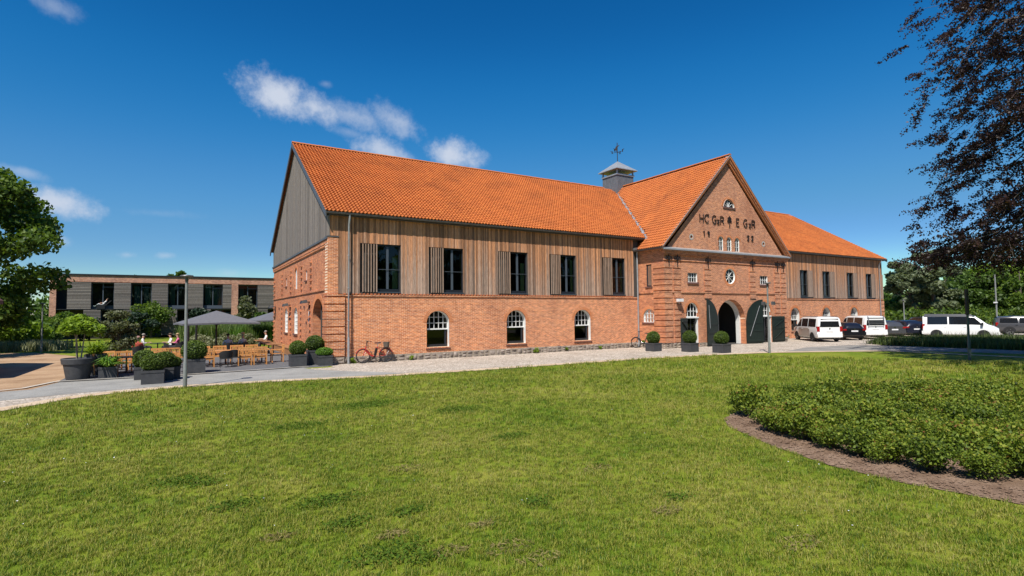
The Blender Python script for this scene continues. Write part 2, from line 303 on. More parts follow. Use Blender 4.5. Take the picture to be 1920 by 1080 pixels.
# ------------------------------------------------------------------ mesh helpers
class MB:
    def __init__(s): s.v = []; s.f = []; s.m = []
    def add(s, vs, fs, mi=0):
        k = len(s.v); s.v += [tuple(p) for p in vs]; s.f += [tuple(i+k for i in f) for f in fs]; s.m += [mi]*len(fs); return s
    def hexa(s, p, mi=0):
        return s.add(p, [(0,3,2,1),(4,5,6,7),(0,1,5,4),(1,2,6,5),(2,3,7,6),(3,0,4,7)], mi)
    def box(s, x0, x1, y0, y1, z0, z1, mi=0):
        return s.hexa([(x0,y0,z0),(x1,y0,z0),(x1,y1,z0),(x0,y1,z0),(x0,y0,z1),(x1,y0,z1),(x1,y1,z1),(x0,y1,z1)], mi)
    def mbox(s, mp, u0, u1, v0, v1, w0, w1, mi=0):
        return s.hexa([mp(u0,v0,w0),mp(u1,v0,w0),mp(u1,v0,w1),mp(u0,v0,w1),mp(u0,v1,w0),mp(u1,v1,w0),mp(u1,v1,w1),mp(u0,v1,w1)], mi)
    def bar(s, p, q, w, h, upv=(0,0,1), mi=0):
        p, q = Vector(p), Vector(q); d = (q-p).normalized(); u = Vector(upv)
        if abs(d.dot(u)) > .98: u = Vector((1,0,0)) if abs(d.x) < .9 else Vector((0,1,0))
        a = d.cross(u).normalized()*(w/2); b = a.cross(d).normalized()*(h/2)
        return s.hexa([p-a-b,p+a-b,q+a-b,q-a-b,p-a+b,p+a+b,q+a+b,q-a+b], mi)
    def tube(s, pts, r, n=6, mi=0):
        pts = [Vector(p) for p in pts]; rs = r if isinstance(r, (list, tuple)) else [r]*len(pts)
        k = len(s.v); ref = Vector((0.13,0.27,.95)).normalized()
        for i, p in enumerate(pts):
            d = (pts[min(i+1,len(pts)-1)]-pts[max(i-1,0)]).normalized()
            rf = ref if abs(d.dot(ref)) < .95 else Vector((1,0,0))
            a = d.cross(rf).normalized(); b = d.cross(a).normalized()
            for j in range(n):
                t = 2*math.pi*j/n; s.v.append(tuple(p+(a*math.cos(t)+b*math.sin(t))*rs[i]))
        for i in range(len(pts)-1):
            for j in range(n):
                s.f.append((k+i*n+j, k+i*n+(j+1)%n, k+(i+1)*n+(j+1)%n, k+(i+1)*n+j)); s.m.append(mi)
        s.f.append(tuple(k+j for j in reversed(range(n)))); s.m.append(mi)
        s.f.append(tuple(k+(len(pts)-1)*n+j for j in range(n))); s.m.append(mi); return s
    def lathe(s, prof, n=16, c=(0,0,0), mi=0):
        k = len(s.v)
        for (r, z) in prof:
            for j in range(n):
                t = 2*math.pi*j/n; s.v.append((c[0]+r*math.cos(t), c[1]+r*math.sin(t), c[2]+z))
        for i in range(len(prof)-1):
            for j in range(n): s.f.append((k+i*n+j, k+i*n+(j+1)%n, k+(i+1)*n+(j+1)%n, k+(i+1)*n+j)); s.m.append(mi)
        s.f.append(tuple(k+j for j in reversed(range(n)))); s.m.append(mi)
        s.f.append(tuple(k+(len(prof)-1)*n+j for j in range(n))); s.m.append(mi); return s
    def poly(s, pts2, mp, w0, w1, mi=0):
        n = len(pts2); a = [mp(u, v, w0) for u, v in pts2]; b = [mp(u, v, w1) for u, v in pts2]
        s.add(a, [tuple(range(n))], mi); s.add(b, [tuple(reversed(range(n)))], mi)
        return s.add(a+b, [(i, (i+1)%n, n+(i+1)%n, n+i) for i in range(n)], mi)
    def mesh(s, name):
        me = bpy.data.meshes.new(name); me.from_pydata(s.v, [], s.f)
        if any(s.m): me.polygons.foreach_set('material_index', s.m)
        return me
    def build(s, name, mats, parent=None, **k): return obj(name, s.mesh(name), mats, parent, **k)
def obj(name, me, mats=None, parent=None, kind=None, world=True, smooth=0, label=None, cat=None, group=None, loc=None, rotz=0):
    o = bpy.data.objects.new(name, me); COL.objects.link(o)
    if mats:
        for m in (mats if isinstance(mats, (list, tuple)) else [mats]): me.materials.append(MAT[m])
    if smooth and len(me.polygons):
        me.polygons.foreach_set('use_smooth', [True]*len(me.polygons))
        if smooth < 180: me.set_sharp_from_angle(angle=R_(smooth))
    if parent is not None:
        o.parent = parent
        if world: o.matrix_parent_inverse = worldmat(parent).inverted()
    if loc: o.location = loc
    if rotz: o.rotation_euler = (0, 0, rotz)
    if kind: o['kind'] = kind
    if label: o['label'] = label
    if cat: o['category'] = cat
    if group: o['group'] = group
    return o
def worldmat(o):
    m = Matrix.LocRotScale(o.location, o.rotation_euler, o.scale)
    return m if o.parent is None else worldmat(o.parent) @ o.matrix_parent_inverse @ m
def thing(name, label, cat, loc=(0,0,0), rotz=0, group=None, scale=None):
    o = bpy.data.objects.new(name, None); COL.objects.link(o); o.empty_display_size = .2
    o.location = loc; o.rotation_euler = (0,0,rotz)
    if scale: o.scale = (scale,)*3 if isinstance(scale, (int, float)) else scale
    o['label'] = label; o['category'] = cat
    if group: o['group'] = group
    return o
def copy_tree(o, loc=None, rotz=None, label=None, parent=None, scale=None):
    c = o.copy(); COL.objects.link(c)
    if parent is not None: c.parent = parent
    if loc is not None: c.location = loc
    if rotz is not None: c.rotation_euler = (0,0,rotz)
    if scale is not None: c.scale = (scale,)*3 if isinstance(scale, (int, float)) else scale
    if label: c['label'] = label
    for ch in list(KIDS.get(o.name, o.children)): copy_tree(ch, parent=c)
    return c
KIDS = {}
def sheet(name, pts, z, mat, kind='structure', parent=None):
    tr = tessellate_polygon([[Vector((x, y, 0)) for x, y in pts]])
    return MB().add([(x, y, z) for x, y in pts], tr).build(name, mat, parent, kind=kind)
def wall_mesh(outer, holes, mp, depth, depths=None):
    """wall face with openings, reveals run inwards"""
    b = MB(); loops = [outer]+holes
    tr = tessellate_polygon([[Vector((u, v, 0)) for u, v in lp] for lp in loops])
    flat = [p for lp in loops for p in lp]
    b.add([mp(u, v, 0) for u, v in flat], tr)
    for i, h in enumerate(holes):
        n = len(h); dd = depths[i] if depths else depth
        b.add([mp(u, v, 0) for u, v in h]+[mp(u, v, dd) for u, v in h], [(i, (i+1)%n, n+(i+1)%n, n+i) for i in range(n)])
    return b
def arch(cx, z0, zs, hw, rise, n=14):
    p = [(cx-hw, z0), (cx+hw, z0)]
    for i in range(n+1):
        t = math.pi*i/n; p.append((cx+hw*math.cos(t), zs+rise*math.sin(t)))
    return p
def rect(u0, u1, v0, v1): return [(u0,v0),(u1,v0),(u1,v1),(u0,v1)]
def leaf_arrays(cent, size, flat=0.0, jitter=.35, tint=None, aspect=1.6, normal=None):
    """one folded diamond leaf (2 tris) per centre"""
    n = len(cent); d = RNG.normal(size=(n,3)); d[:,2] *= (1-flat*.6); d /= np.linalg.norm(d, axis=1)[:,None]
    e = RNG.normal(size=(n,3))
    if normal is not None: e = np.cross(d, normal+.5*e)
    e -= (e*d).sum(1)[:,None]*d; e /= np.linalg.norm(e, axis=1)[:,None]+1e-9
    nn = np.cross(d, e); s = size*(1+jitter*RNG.uniform(-1,1,n)); s = s[:,None]
    v = np.stack([cent-d*s*.5*aspect, cent+e*s*.5+nn*s*.12, cent+d*s*.5*aspect, cent-e*s*.5+nn*s*.12], 1).reshape(-1,3)
    k = np.arange(n)*4; f = np.stack([k,k+1,k+2,k,k+2,k+3],1).reshape(-1,3)
    t = np.repeat(RNG.uniform(0,1,n) if tint is None else tint, 2)
    return v, f, t
def np_mesh(name, v, f, tint=None):
    me = bpy.data.meshes.new(name); nv, nf = len(v), len(f); k = f.shape[1]
    me.vertices.add(nv); me.vertices.foreach_set('co', np.asarray(v, np.float32).ravel())
    me.loops.add(nf*k); me.loops.foreach_set('vertex_index', np.asarray(f, np.int32).ravel())
    me.polygons.add(nf); me.polygons.foreach_set('loop_start', np.arange(nf, dtype=np.int32)*k)
    try: me.polygons.foreach_set('loop_total', np.full(nf, k, np.int32))
    except Exception: pass
    me.update(calc_edges=True)
    if tint is not None:
        a = me.attributes.new('tint', 'FLOAT', 'FACE'); a.data.foreach_set('value', np.clip(tint, 0, 1).astype(np.float32))
    return me

# ------------------------------------------------------------------ ground
MB().add([(-900,-300,0),(900,-300,0),(900,900,0),(-900,900,0)], [(0,1,2,3)]).build('lawn', 'lawn', kind='structure')
EDGE = [(-14,14.5),(-8,17.2),(-4.24,19.78),(-2.8,21.7),(-1.6,22.3),(0,22.57),(3.05,22.32),(6.5,21.5),(11.2,21.2),(17.1,21.06),(22.5,20.83),(26,20.4),(29.57,19.52),(33.1,17.7),(36.9,15.37),(38.35,13.28),(38.97,10.67),(39,6),(38,0),(34,-12)]
sheet('forecourt', EDGE+[(90,-12),(90,60),(63.9,60),(63.9,28.6),(6.2,28.6),(6.2,26.9),(-4.6,26.9),(-4.6,24.6),(-16,24.6),(-16,14.5)], .006, 'setts')
sheet('asphalt_path', [(-16,20.2),(-9,20.6),(-4.79,22.34),(-3.1,23.0),(-1.2,23.4),(0,23.45),(3.83,22.45),(8.1,22.1),(7.4,23.2),(6.2,24.6),(5.2,26.2),(4.9,27.4),(6.1,27.5),(6.1,28.2),(-4.1,27.6),(-4.6,25.2),(-9,24.2),(-16,24.0)], .012, 'asphalt')
def band(name, pts, w0, w1, z, mat):
    P = [Vector((x,y,0)) for x,y in pts]; L=[]; Rr=[]
    for i,p in enumerate(P):
        d=(P[min(i+1,len(P)-1)]-P[max(i-1,0)]).normalized(); nrm=Vector((-d.y,d.x,0))
        L.append(p+nrm*w0); Rr.append(p+nrm*w1)
    n=len(P); return MB().add([(p.x,p.y,z) for p in L+Rr],[(i,i+1,n+i+1,n+i) for i in range(n-1)]).build(name,mat,kind='structure')
E2=[]
for i in range(len(EDGE)-1):
    a,b=EDGE[i],EDGE[i+1]; k=max(2,int(math.hypot(b[0]-a[0],b[1]-a[1])/.35))
    for j in range(k): t=j/k; E2.append((a[0]+(b[0]-a[0])*t+random.uniform(-.03,.03),a[1]+(b[1]-a[1])*t+random.uniform(-.03,.03)))
band('sandy_path_edge', [p for p in E2 if p[0]<36], 0.0, .62, .018, 'sand_edge')
sheet('tarmac_drive', [(31.5,19.6),(33.4,18.1),(36.9,15.6),(38.6,13.3),(39.2,10.67),(39.2,0),(36,-12),(46,-12),(44,0),(42.4,9),(41.9,11.45),(41.4,16.2),(41.4,18.6),(40.4,20.2),(36,20.9)], .012, 'tarmac')
sheet('dirt_yard', [(-40,24.2),(-16,24.0),(-9,24.2),(-4.6,25.2),(-4.2,27.3),(-4.2,38),(-5.2,43),(-7,47.5),(-9.5,52.5),(-12,53.5),(-18,52),(-40,50)], .009, 'dirt')
# terrace of dark slabs
TX0, TX1, TY0, TY1 = -4.2, 6.27, 27.6, 46.6
sheet('terrace', [(TX0,27.45),(0,27.2),(4.5,27.75),(TX1,27.9),(TX1,TY1),(TX0,TY1)], .02, 'slab_joint')
terr = bpy.data.objects['terrace']
pm = {}
def slab_mesh(w,d):
    if (w,d) not in pm: pm[(w,d)] = MB().box(.006,w-.006,.006,d-.006,0,.03).mesh('slab'); pm[(w,d)].materials.append(MAT['slab'])
    return pm[(w,d)]
row=0; y=TY0
while y<TY1-.3:
    dep=.72; x=TX0+(-.55 if row%2 else 0)
    while x<TX1-.05:
        x0=max(x,TX0); x1=min(x+1.1,TX1)
        front=27.45-.06*(x0+4.2) if x0<0 else 27.2+.17*min(x0,4.5)
        if x1-x0>.1 and y>=front-.5:
            o=obj('slab', slab_mesh(round(x1-x0,2),dep), None, terr, world=False, loc=(x0,y,.014+random.uniform(0,.003)))
        x+=1.1
    y+=dep; row+=1
band('terrace_kerb', [(-4.25,27.62),(-4.2,27.36),(0,27.14),(4.5,27.62),(5.2,27.7)], -.06, .10, .053, 'kerb')
band('yard_kerb', [(-4.3,27.5),(-4.9,25.6),(-6.2,24.75)], -.07, .10, .045, 'kerb')
# flower bed
BED=[(9.12,2.58),(8.86,3.77),(8.88,4.82),(9.28,6.08),(10.11,7.67),(10.78,8.28),(11.8,8.62),(13.2,8.75),(14.4,8.75),(16,8.5),(17.5,7.95),(18.5,7.1),(19.1,5.8),(18.9,4.6),(17.5,1.8),(14,-.6),(11,-.8),(9.8,.6)]
sheet('flower_bed', BED, .012, 'bed_soil')

# ------------------------------------------------------------------ the barn
D, XG, XE, YB = 28.40, 6.28, 63.4, 48.4          # front plane, gable plane, east end, rear plane
DC, XC, XCE = 25.93, 27.93, 41.95                # gatehouse front plane and sides
barn = thing('barn', 'long red brick barn with orange tiled roof, wooden upper storey and gatehouse gable', 'building', (XG, D, 0))
F = lambda u,v,w: (u, D+w, v)
G = lambda u,v,w: (XG+w, u, v)
GF = lambda u,v,w: (u, DC+w, v)
GS = lambda u,v,w: (XC+w, u, v)
GE = lambda u,v,w: (XCE-w, u, v)
def mouth(parent, name, mp, hw, cx, z0, zs, rise, tr, cols, rows, w, lower='dark', glassy=True, sill='brick', liner=True, zmunt=None):
    """arched window: frame, glazing bars, panes, sill, voussoir arch"""
    t=.032; fr=MB()
    zf=tr-.02 if lower else z0; a=arch(cx,zf,zs,hw-.004,rise-.004); bi=arch(cx,zf+t,zs,hw-t,rise-t); n=len(a)
    for w0,w1 in ((w,w+.07),):
        A=[mp(u,v,w0) for u,v in a]; B=[mp(u,v,w0) for u,v in bi]; A2=[mp(u,v,w1) for u,v in a]; B2=[mp(u,v,w1) for u,v in bi]
        for i in range(n):
            j=(i+1)%n; fr.add([A[i],A[j],B[j],B[i]],[(0,1,2,3)]); fr.add([B[i],B[j],B2[j],B2[i]],[(0,1,2,3)])
    if liner:   # white painted lining of the reveal
        b2=arch(cx,max(z0,tr-1.4 if lower else z0),zs,hw-.012,rise-.012)
        fr.add([mp(u,v,max(.03,w-.25)) for u,v in b2]+[mp(u,v,w) for u,v in b2],[(i,i+1,len(b2)+i+1,len(b2)+i) for i in range(1,len(b2)-1)]+[(len(b2)-1,0,len(b2),2*len(b2)-1)])
    fo=fr.build('window','white_paint',parent)
    gb=MB(); zt=tr; top=zs+rise
    if lower: gb.mbox(mp,cx-hw+.01,cx+hw-.01,zt-.045,zt+.03,w-.035,w+.06)
    for i in range(1,cols):
        u=cx-hw+2*hw*i/cols; dz=rise*math.sqrt(max(0,1-((u-cx)/hw)**2))
        gb.mbox(mp,u-.015,u+.015,zt+.03 if lower else z0+t,zs+dz-.02,w+.005,w+.045)
    zb=zt if lower else z0
    for j in range(1,rows):
        v=zb+(top-zb)*j/rows*.97
        half=hw-.03 if v<=zs else hw*math.sqrt(max(0,1-((v-zs)/rise)**2))-.01
        gb.mbox(mp,cx-half,cx+half,v-.014,v+.014,w+.005,w+.043)
    gb.build('glazing_bars','white_paint',fo)
    if lower:
        d=MB(); uu=(cx-hw+.03,cx+hw-.03)
        for (p,q,r_,s_) in ((uu[0],uu[1],z0+t,z0+t+.11),(uu[0],uu[0]+.07,z0+t+.11,zt-.05),(uu[1]-.16,uu[1]-.09,z0+t+.11,zt-.05)): d.mbox(mp,p,q,r_,s_,w+.0,w+.06)
        d.build('casement','dark_frame',fo)
    gp=arch(cx,z0+t,zs,hw-.02,rise-.02)
    MB().add([mp(u,v,w+.055) for u,v in gp],[tuple(range(len(gp)))]).build('pane','glass',fo)
    if sill:
        sm=MB(); k=int(2*(hw+.06)/.085)
        if sill=='brick':
            for i in range(k):
                u=cx-hw-.06+i*(2*hw+.12)/k; sm.hexa([mp(u+.006,z0-.14,-.05),mp(u+.07,z0-.14,-.05),mp(u+.07,z0-.14,w),mp(u+.006,z0-.14,w),mp(u+.006,z0-.07,-.07),mp(u+.07,z0-.07,-.07),mp(u+.07,z0,w),mp(u+.006,z0,w)])
            sm.mbox(mp,cx-hw-.05,cx+hw+.05,z0-.13,z0-.03,.005,w-.02,1); sm.build('sill',['brick_dark','mortar'],fo)
        else: sm.mbox(mp,cx-hw-.07,cx+hw+.07,z0-.10,z0-.002,-.07,w,0).build('sill','brick_dark',fo)
    return fo
def voussoirs(parent, mp, cx, zs, hw, rise, ring=.22, proud=.014, full=False):
    vm=MB(); L=math.pi*(hw+rise)/2*(2 if full else 1); k=int(L/.075); sp=2*math.pi if full else math.pi
    for i in range(k):
        t0=sp*(i+.09)/k; t1=sp*(i+.91)/k; q=[]
        for w in (-proud,.05):
            for (rr,tt) in ((0,t0),(0,t1),(ring,t1),(ring,t0)): q.append(mp(cx+(hw+rr)*math.cos(tt),zs+(rise+rr)*math.sin(tt),w))
        vm.hexa(q)
    # mortar bed behind the bricks
    m=24; P=[mp(cx+(hw+.001)*math.cos(sp*i/m),zs+(rise+.001)*math.sin(sp*i/m),-.005) for i in range(m+1)]+[mp(cx+(hw+ring)*math.cos(sp*i/m),zs+(rise+ring)*math.sin(sp*i/m),-.005) for i in range(m+1)]
    vm.add(P,[(i,i+1,m+2+i,m+1+i) for i in range(m)],1)
    return vm.build('brick_arch',['brick_arch','mortar'],parent)
# left wing front wall
LW=[12.33,17.56,22.78]
holes=[arch(c,.66,2.05,.70,.66) for c in LW]
fw1=wall_mesh([(6.34,.36),(27.95,.36),(27.95,3.5),(6.34,3.5)],holes,F,.36).build('brick_wall','brick_front',barn)
for c in LW:
    mouth(barn,'w',F,.70,c,.66,2.05,.66,1.68,5,3,.27); voussoirs(barn,F,c,2.05,.70,.66)
# string course: dentil and projecting courses
def course(mp,u0,u1,v,h,proud,mat='brick_front'): return MB().mbox(mp,u0,u1,v,v+h,-proud,.05).build('string_course',mat,barn)
course(F,7.0,27.95,3.505,.075,.055); 
dm=MB(); u=7.02
while u<27.4: dm.mbox(F,u,u+.11,3.585,3.65,-.075,.0); u+=.2
dm.build('dentil_course','brick_plain',barn,kind='stuff')
# backing wall behind cladding, with openings
UW=[(7.895,8.78,10.09),(11.79,12.64,13.94),(16.25,17.12,18.40),(20.12,20.95,22.24),(24.57,25.41,26.65)]
wall_mesh([(6.34,3.5),(27.95,3.5),(27.95,7.9),(6.34,7.9)],[rect(a,c,3.74,6.33) for a,b_,c in UW],F,.25).build('upper_wall','plaster_dark',barn)
def cladding(parent,mp,u0,u1,zb,ztop,openings,mat,bw=.085,off=.03,low=3.60):
    """vertical boards, each a piece of its own; openings = (u0,u1,z0,z1)"""
    i=0; u=u0
    while u<u1-.02:
        w=min(bw*random.choice((.8,1,1,1.25)),u1-u); o2=off+random.choice((0,.012,.004)); segs=[(zb(u+w/2),ztop(u+w/2))]
        for (a,b_,c,d) in openings:
            if u+w*.5>a and u+w*.5<b_:
                segs=[(d,ztop(u+w/2))]+([(zb(u+w/2),c)] if c-zb(u+w/2)>.08 else [])
        for (z0,z1) in segs:
            if z1-z0<.05: continue
            zt0=ztop(u+.003) if z1==ztop(u+w/2) else z1; zt1=ztop(u+w-.006) if z1==ztop(u+w/2) else z1
            MB().hexa([mp(u+.003,z0,-o2),mp(u+w-.006,z0,-o2),mp(u+w-.006,z0,.0),mp(u+.003,z0,.0),mp(u+.003,zt0,-o2),mp(u+w-.006,zt1,-o2),mp(u+w-.006,zt1,.0),mp(u+.003,zt0,.0)]).build('board',mat,parent)
        u+=w
cl_back=wall_mesh([(6.74,3.66),(27.5,3.66),(27.5,7.8),(6.74,7.8)],[rect(a,c,3.70,6.33) for a,b_,c in UW],lambda u,v,w:F(u,v,w-.004),.02).build('cladding','plaster_dark',barn)
cladding(cl_back,F,6.74,27.47,lambda u:3.63,lambda u:7.76,[(a,c,3.60,6.33) for a,b_,c in UW],'cladding_front')
def casement(parent,mp,m,c,z0,z1,curtain=0,sill=True,left_open=None):
    w=.10; fr=MB()
    fr.mbox(mp,m,c,z0,z0+.16,w,w+.08); fr.mbox(mp,m,c,z1-.09,z1,w,w+.08); fr.mbox(mp,m,m+.06,z0+.16,z1-.09,w,w+.08); fr.mbox(mp,c-.06,c,z0+.16,z1-.09,w,w+.08)
    fo=fr.build('window','dark_frame',parent)
    mid=m+(c-m)*.47
    MB().mbox(mp,mid-.06,mid+.06,z0+.16,z1-.1,w-.015,w+.06).build('mullion','steel_frame',fo)
    zm=z0+(z1-z0)*.47
    MB().tube([mp(m+.02,zm,w-.05),mp(c-.02,zm,w-.05)],.014,6).build('rail','steel_frame',fo)
    for (p,q) in ((m+.06,mid-.06),(mid+.06,c-.06)): MB().add([mp(p,z0+.16,w+.045),mp(q,z0+.16,w+.045),mp(q,z1-.09,w+.045),mp(p,z1-.09,w+.045)],[(0,1,2,3)]).build('pane','glass',fo)
    MB().mbox(mp,m-.01,c+.02,z0-.05,z0-.002,-.06,w+.02).build('sill','steel_frame',fo)
    if curtain:
        cb=MB(); k=9; uu=[c-.06-.32*curtain+.32*curtain*i/k for i in range(k+1)]; ww=[w+.13+.03*(i%2) for i in range(k+1)]
        zt=z1-.1-(.55 if curtain==1 else .2)
        for i in range(k): cb.add([mp(uu[i],z0+.12,ww[i]),mp(uu[i+1],z0+.12,ww[i+1]),mp(uu[i+1],zt,ww[i+1]),mp(uu[i],zt,ww[i])],[(0,1,2,3)])
        cb.build('curtain','curtain_green',fo)
    return fo
for i,(a,b_,c) in enumerate(UW):
    casement(barn,F,b_,c,3.75,6.33,curtain=[1,.15,1,.7,.6][i])
    # sliding shutter of vertical laths
    sf=MB(); sf.mbox(F,a,b_,3.72,3.76,.0,.05); sf.mbox(F,a,b_,6.29,6.33,.0,.05); so=sf.build('shutter','dark_frame',barn)
    for j in range(6):
        u=a+.10+(b_-a-.13)*j/5*.98-.02; MB().mbox(F,u+.01,u+.062,3.73,6.30,-.085,-.025).build('slat','slat_wood',so)
    MB().add([F(a,3.75,.2),F(b_,3.75,.2),F(b_,6.33,.2),F(a,6.33,.2)],[(0,1,2,3)]).build('shutter_back','plaster_dark',so)
# plinth of field stones
def plinth(parent,mp,u0,u1,h0,h1,proud=.05):
    base=MB().mbox(mp,u0,u1,-.05,h0,-.03,.1).build('plinth','stone_mortar',parent); u=u0
    while u<u1-.1:
        w=min(random.uniform(.16,.5),u1-u); h=h0+random.uniform(-.05,.03)
        q=random.random(); c1=h*random.uniform(.35,.65)
        rows=[(.0,h)] if q<.2 else ([(0,c1),(c1,h)] if q<.75 else [(0,c1*.6),(c1*.6,c1*1.2),(c1*1.2,h)])
        for (z0,z1) in rows:
            k=9; p=[]; cx,cz=u+w/2,(z0+z1)/2
            for i in range(k):
                t=2*math.pi*i/k; e=.72+.28*abs(math.cos(2*t))**.5; e=.84+random.uniform(-.12,.16)
                sx=math.copysign(abs(math.cos(t))**.6,math.cos(t)); sz=math.copysign(abs(math.sin(t))**.6,math.sin(t))
                p.append((cx+sx*e*w*.5,cz+sz*e*(z1-z0)*.5))
            pr_=proud*.9+random.uniform(-.015,.025); m=MB(); b0=[mp(a,b_,0) for a,b_ in p]; b1=[mp(cx+(a-cx)*.78,cz+(b_-cz)*.78,-pr_) for a,b_ in p]; b2=[mp(cx,cz,-pr_-.015)]
            m.add(b0+b1+b2,[(i,(i+1)%k,k+(i+1)%k,k+i) for i in range(k)]+[(k+i,k+(i+1)%k,2*k) for i in range(k)])
            m.build('stone','stone_grey',base,smooth=60)
        u+=w
    return base
plinth(barn,F,7.02,27.95,.36,.36)
# quoins, lower (banded) and upper
def bands(parent,mp,u0,u1,z0,z1,pitch,proud,mat,side=None):
    z=z0
    while z<z1-.05:
        t=min(z+pitch-.055,z1); m=MB(); m.mbox(mp,u0,u1,z,t,-proud,.03)
        # rounded lower edge
        m.mbox(mp,u0+.02,u1-.02,z-.03,z,-proud+.03,.03)
        m.build('quoin_band',mat,parent); z+=pitch
MB().box(6.2,7.0,D-.05,D+.7,.30,3.52).build('corner_pier','brick_front',barn)
z=.42
while z<3.45:
    MB().box(6.13,7.06,D-.12,D+.78,z,min(z+.325,3.5)).build('quoin_band','brick_front',barn); z+=.385
plinth(barn,lambda u,v,w:(u,D-.10+w,v),6.1,7.04,.36,.36)
MB().box(6.16,7.02,D-.14,D+.8,3.52,3.60).build('string_course','brick_front',barn)
MB().box(6.2,6.735,D-.045,D+.55,3.6,6.56).build('corner_pier','brick_front',barn)
MB().box(6.16,6.76,D-.07,D+.5,6.56,6.61).build('pier_cap','zinc_dark',barn)
# gable wall
gh=[arch(30.98,0.02,2.3,1.42,1.14,16),arch(37.95,1.33,2.6,.66,.47),arch(41.85,1.33,2.6,.66,.47),arch(37.98,4.27,5.25,.45,.48),rect(34.2,34.72,4.66,5.26),rect(41.7,42.25,4.66,5.26),arch(33.75,2.05,2.75,.28,.25)]
gd=[.55,.15,.15,.15,.12,.12,.12]
wall_mesh([(D,0),(YB,0),(YB,6.5),(D,6.5)],gh,G,.15,gd).build('gable_wall','brick_side',barn)
for (c,z0,zs,hw,ri) in ((37.95,1.33,2.6,.66,.47),(41.85,1.33,2.6,.66,.47)):
    mouth(barn,'w',G,hw,c,z0,zs,ri,1.4,4,6,.09,lower=None,sill='slab'); voussoirs(barn,G,c,zs,hw,ri,.12)
    MB().mbox(G,c-hw,c+hw,z0,zs+ri,.16,.18).build('blind','plaster_light',barn)
for hp,dp in ((gh[3],.07),(gh[4],.06),(gh[5],.06),(gh[6],.06)): MB().add([G(u,v,dp) for u,v in hp],[tuple(range(len(hp)))]).build('niche_panel','white_paint',barn)
for (a,b_) in ((34.15,34.77),(41.65,42.3)): MB().mbox(G,a,b_,4.58,4.655,-.07,.05).build('niche_sill','brick_dark',barn)
voussoirs(barn,G,30.98,2.3,1.42,1.14,.25); voussoirs(barn,G,37.98,5.25,.45,.48,.12)
# door in the gable arch
dp=MB().add([G(u,v,.5) for u,v in arch(30.98,.02,2.3,1.41,1.13,16)],[tuple(range(19))]).build('gable_door','green_door',barn)
for k in range(1,5): MB().mbox(G,29.57+k*.56,29.60+k*.56,.05,2.4,.47,.495).build('door_batten','green_door',dp)
MB().mbox(G,29.56,29.7,.02,2.3,.44,.5).build('door_post','dark_frame',dp)
course(G,28.9,YB,3.83,.09,.06,'brick_side'); course(G,28.8,YB,6.12,.1,.07,'brick_side'); course(G,28.45,YB,6.24,.2,.09,'brick_side')
MB().mbox(G,D-.02,YB+.05,6.455,6.56,-.14,.05).build('drip_board','zinc_dark',barn)
for Y in (29.05,32.95,35.95,39.95,43.9,47.9):
    for z in [4.16+.36*i for i in range(5)]: MB().mbox(G,Y-.17,Y+.17,z,z+.085,-.10,.02).build('header_brick','brick_side',barn)
for Y in (33.2,36.1,40.0,43.95,47.95):
    for z in [.55+.37*i for i in range(8)]: MB().mbox(G,Y-.17,Y+.17,z,z+.085,-.10,.02).build('header_brick','brick_side',barn)
# gable wood cladding above the brick
RZ, RY, EY, EZ = 14.2, 38.4, 28.05, 7.83
SL=(RZ-EZ)/(RY-EY)
roofz=lambda Y: RZ-SL*abs(Y-RY)
gb=MB(); gb.add([G(D,6.5,0),G(YB,6.5,0),G(YB,roofz(YB)-.05,0),G(RY,RZ-.1,0),G(D,roofz(D)-.05,0)],[(0,1,2,3,4)])
gco=gb.build('gable_cladding','plaster_dark',barn)
cladding(gco,G,D+.01,YB,lambda u:6.58,lambda u:roofz(u)-.12,[],'cladding_gable',bw=.11,off=.05)
# corner boards
MB().box(6.2,6.3,D-.05,D+.02,6.62,7.85).build('corner_board','cladding_gable',barn)
cladding(cl_back,F,6.30,6.74,lambda u:6.63,lambda u:7.76,[],'cladding_front')
# remaining outer walls
MB().box(XE-.3,XE,D,YB,0,EZ).build('east_wall','brick_side',barn)
MB().add([(XE,D,EZ-.1),(XE,YB,EZ-.1),(XE,RY,RZ-.15)],[(0,1,2)]).build('east_gable','cladding_gable',barn)
MB().box(XG+.02,XE-.02,YB-.3,YB-.01,0,EZ).build('rear_wall','brick_front',barn)
MB().box(XG+.3,XE-.3,D+3.2,D+3.3,0,EZ).build('inner_wall','plaster_dark',barn)
MB().box(XG+.3,XE-.3,D+.3,D+3.2,3.35,3.6).build('floor_slab','plaster_dark',barn)
MB().box(XG+.3,XE-.3,D+.3,D+3.2,7.2,7.3).build('ceiling','plaster_dark',barn)
# right wing front
RW=[47.3,52.45,57.5]
wall_mesh([(XCE-.05,.0),(XE,.0),(XE,3.5),(XCE-.05,3.5)],[arch(c,.66,2.1,.68,.66) for c in RW],F,.36).build('brick_wall','brick_front',barn)
for c in RW: mouth(barn,'w',F,.68,c,.66,2.1,.66,1.68,5,3,.27); voussoirs(barn,F,c,2.1,.68,.66)
plinth(barn,F,42.0,46.2,.36,.36); course(F,42.0,XE,3.505,.075,.055)
RU=[(48.16,49.4,50.24),(51.9,53.16,54.06),(56.25,57.47,58.24),(59.97,61.11,61.89)]
wall_mesh([(XCE-.05,3.5),(XE,3.5),(XE,7.9),(XCE-.05,7.9)],[rect(a,b_,3.74,6.22) for a,b_,c in RU],F,.25).build('upper_wall','plaster_dark',barn)
cb2=wall_mesh([(42.0,3.66),(XE-.2,3.66),(XE-.2,7.8),(42.0,7.8)],[rect(a,b_,3.70,6.22) for a,b_,c in RU],lambda u,v,w:F(u,v,w-.004),.02).build('cladding','plaster_dark',barn)
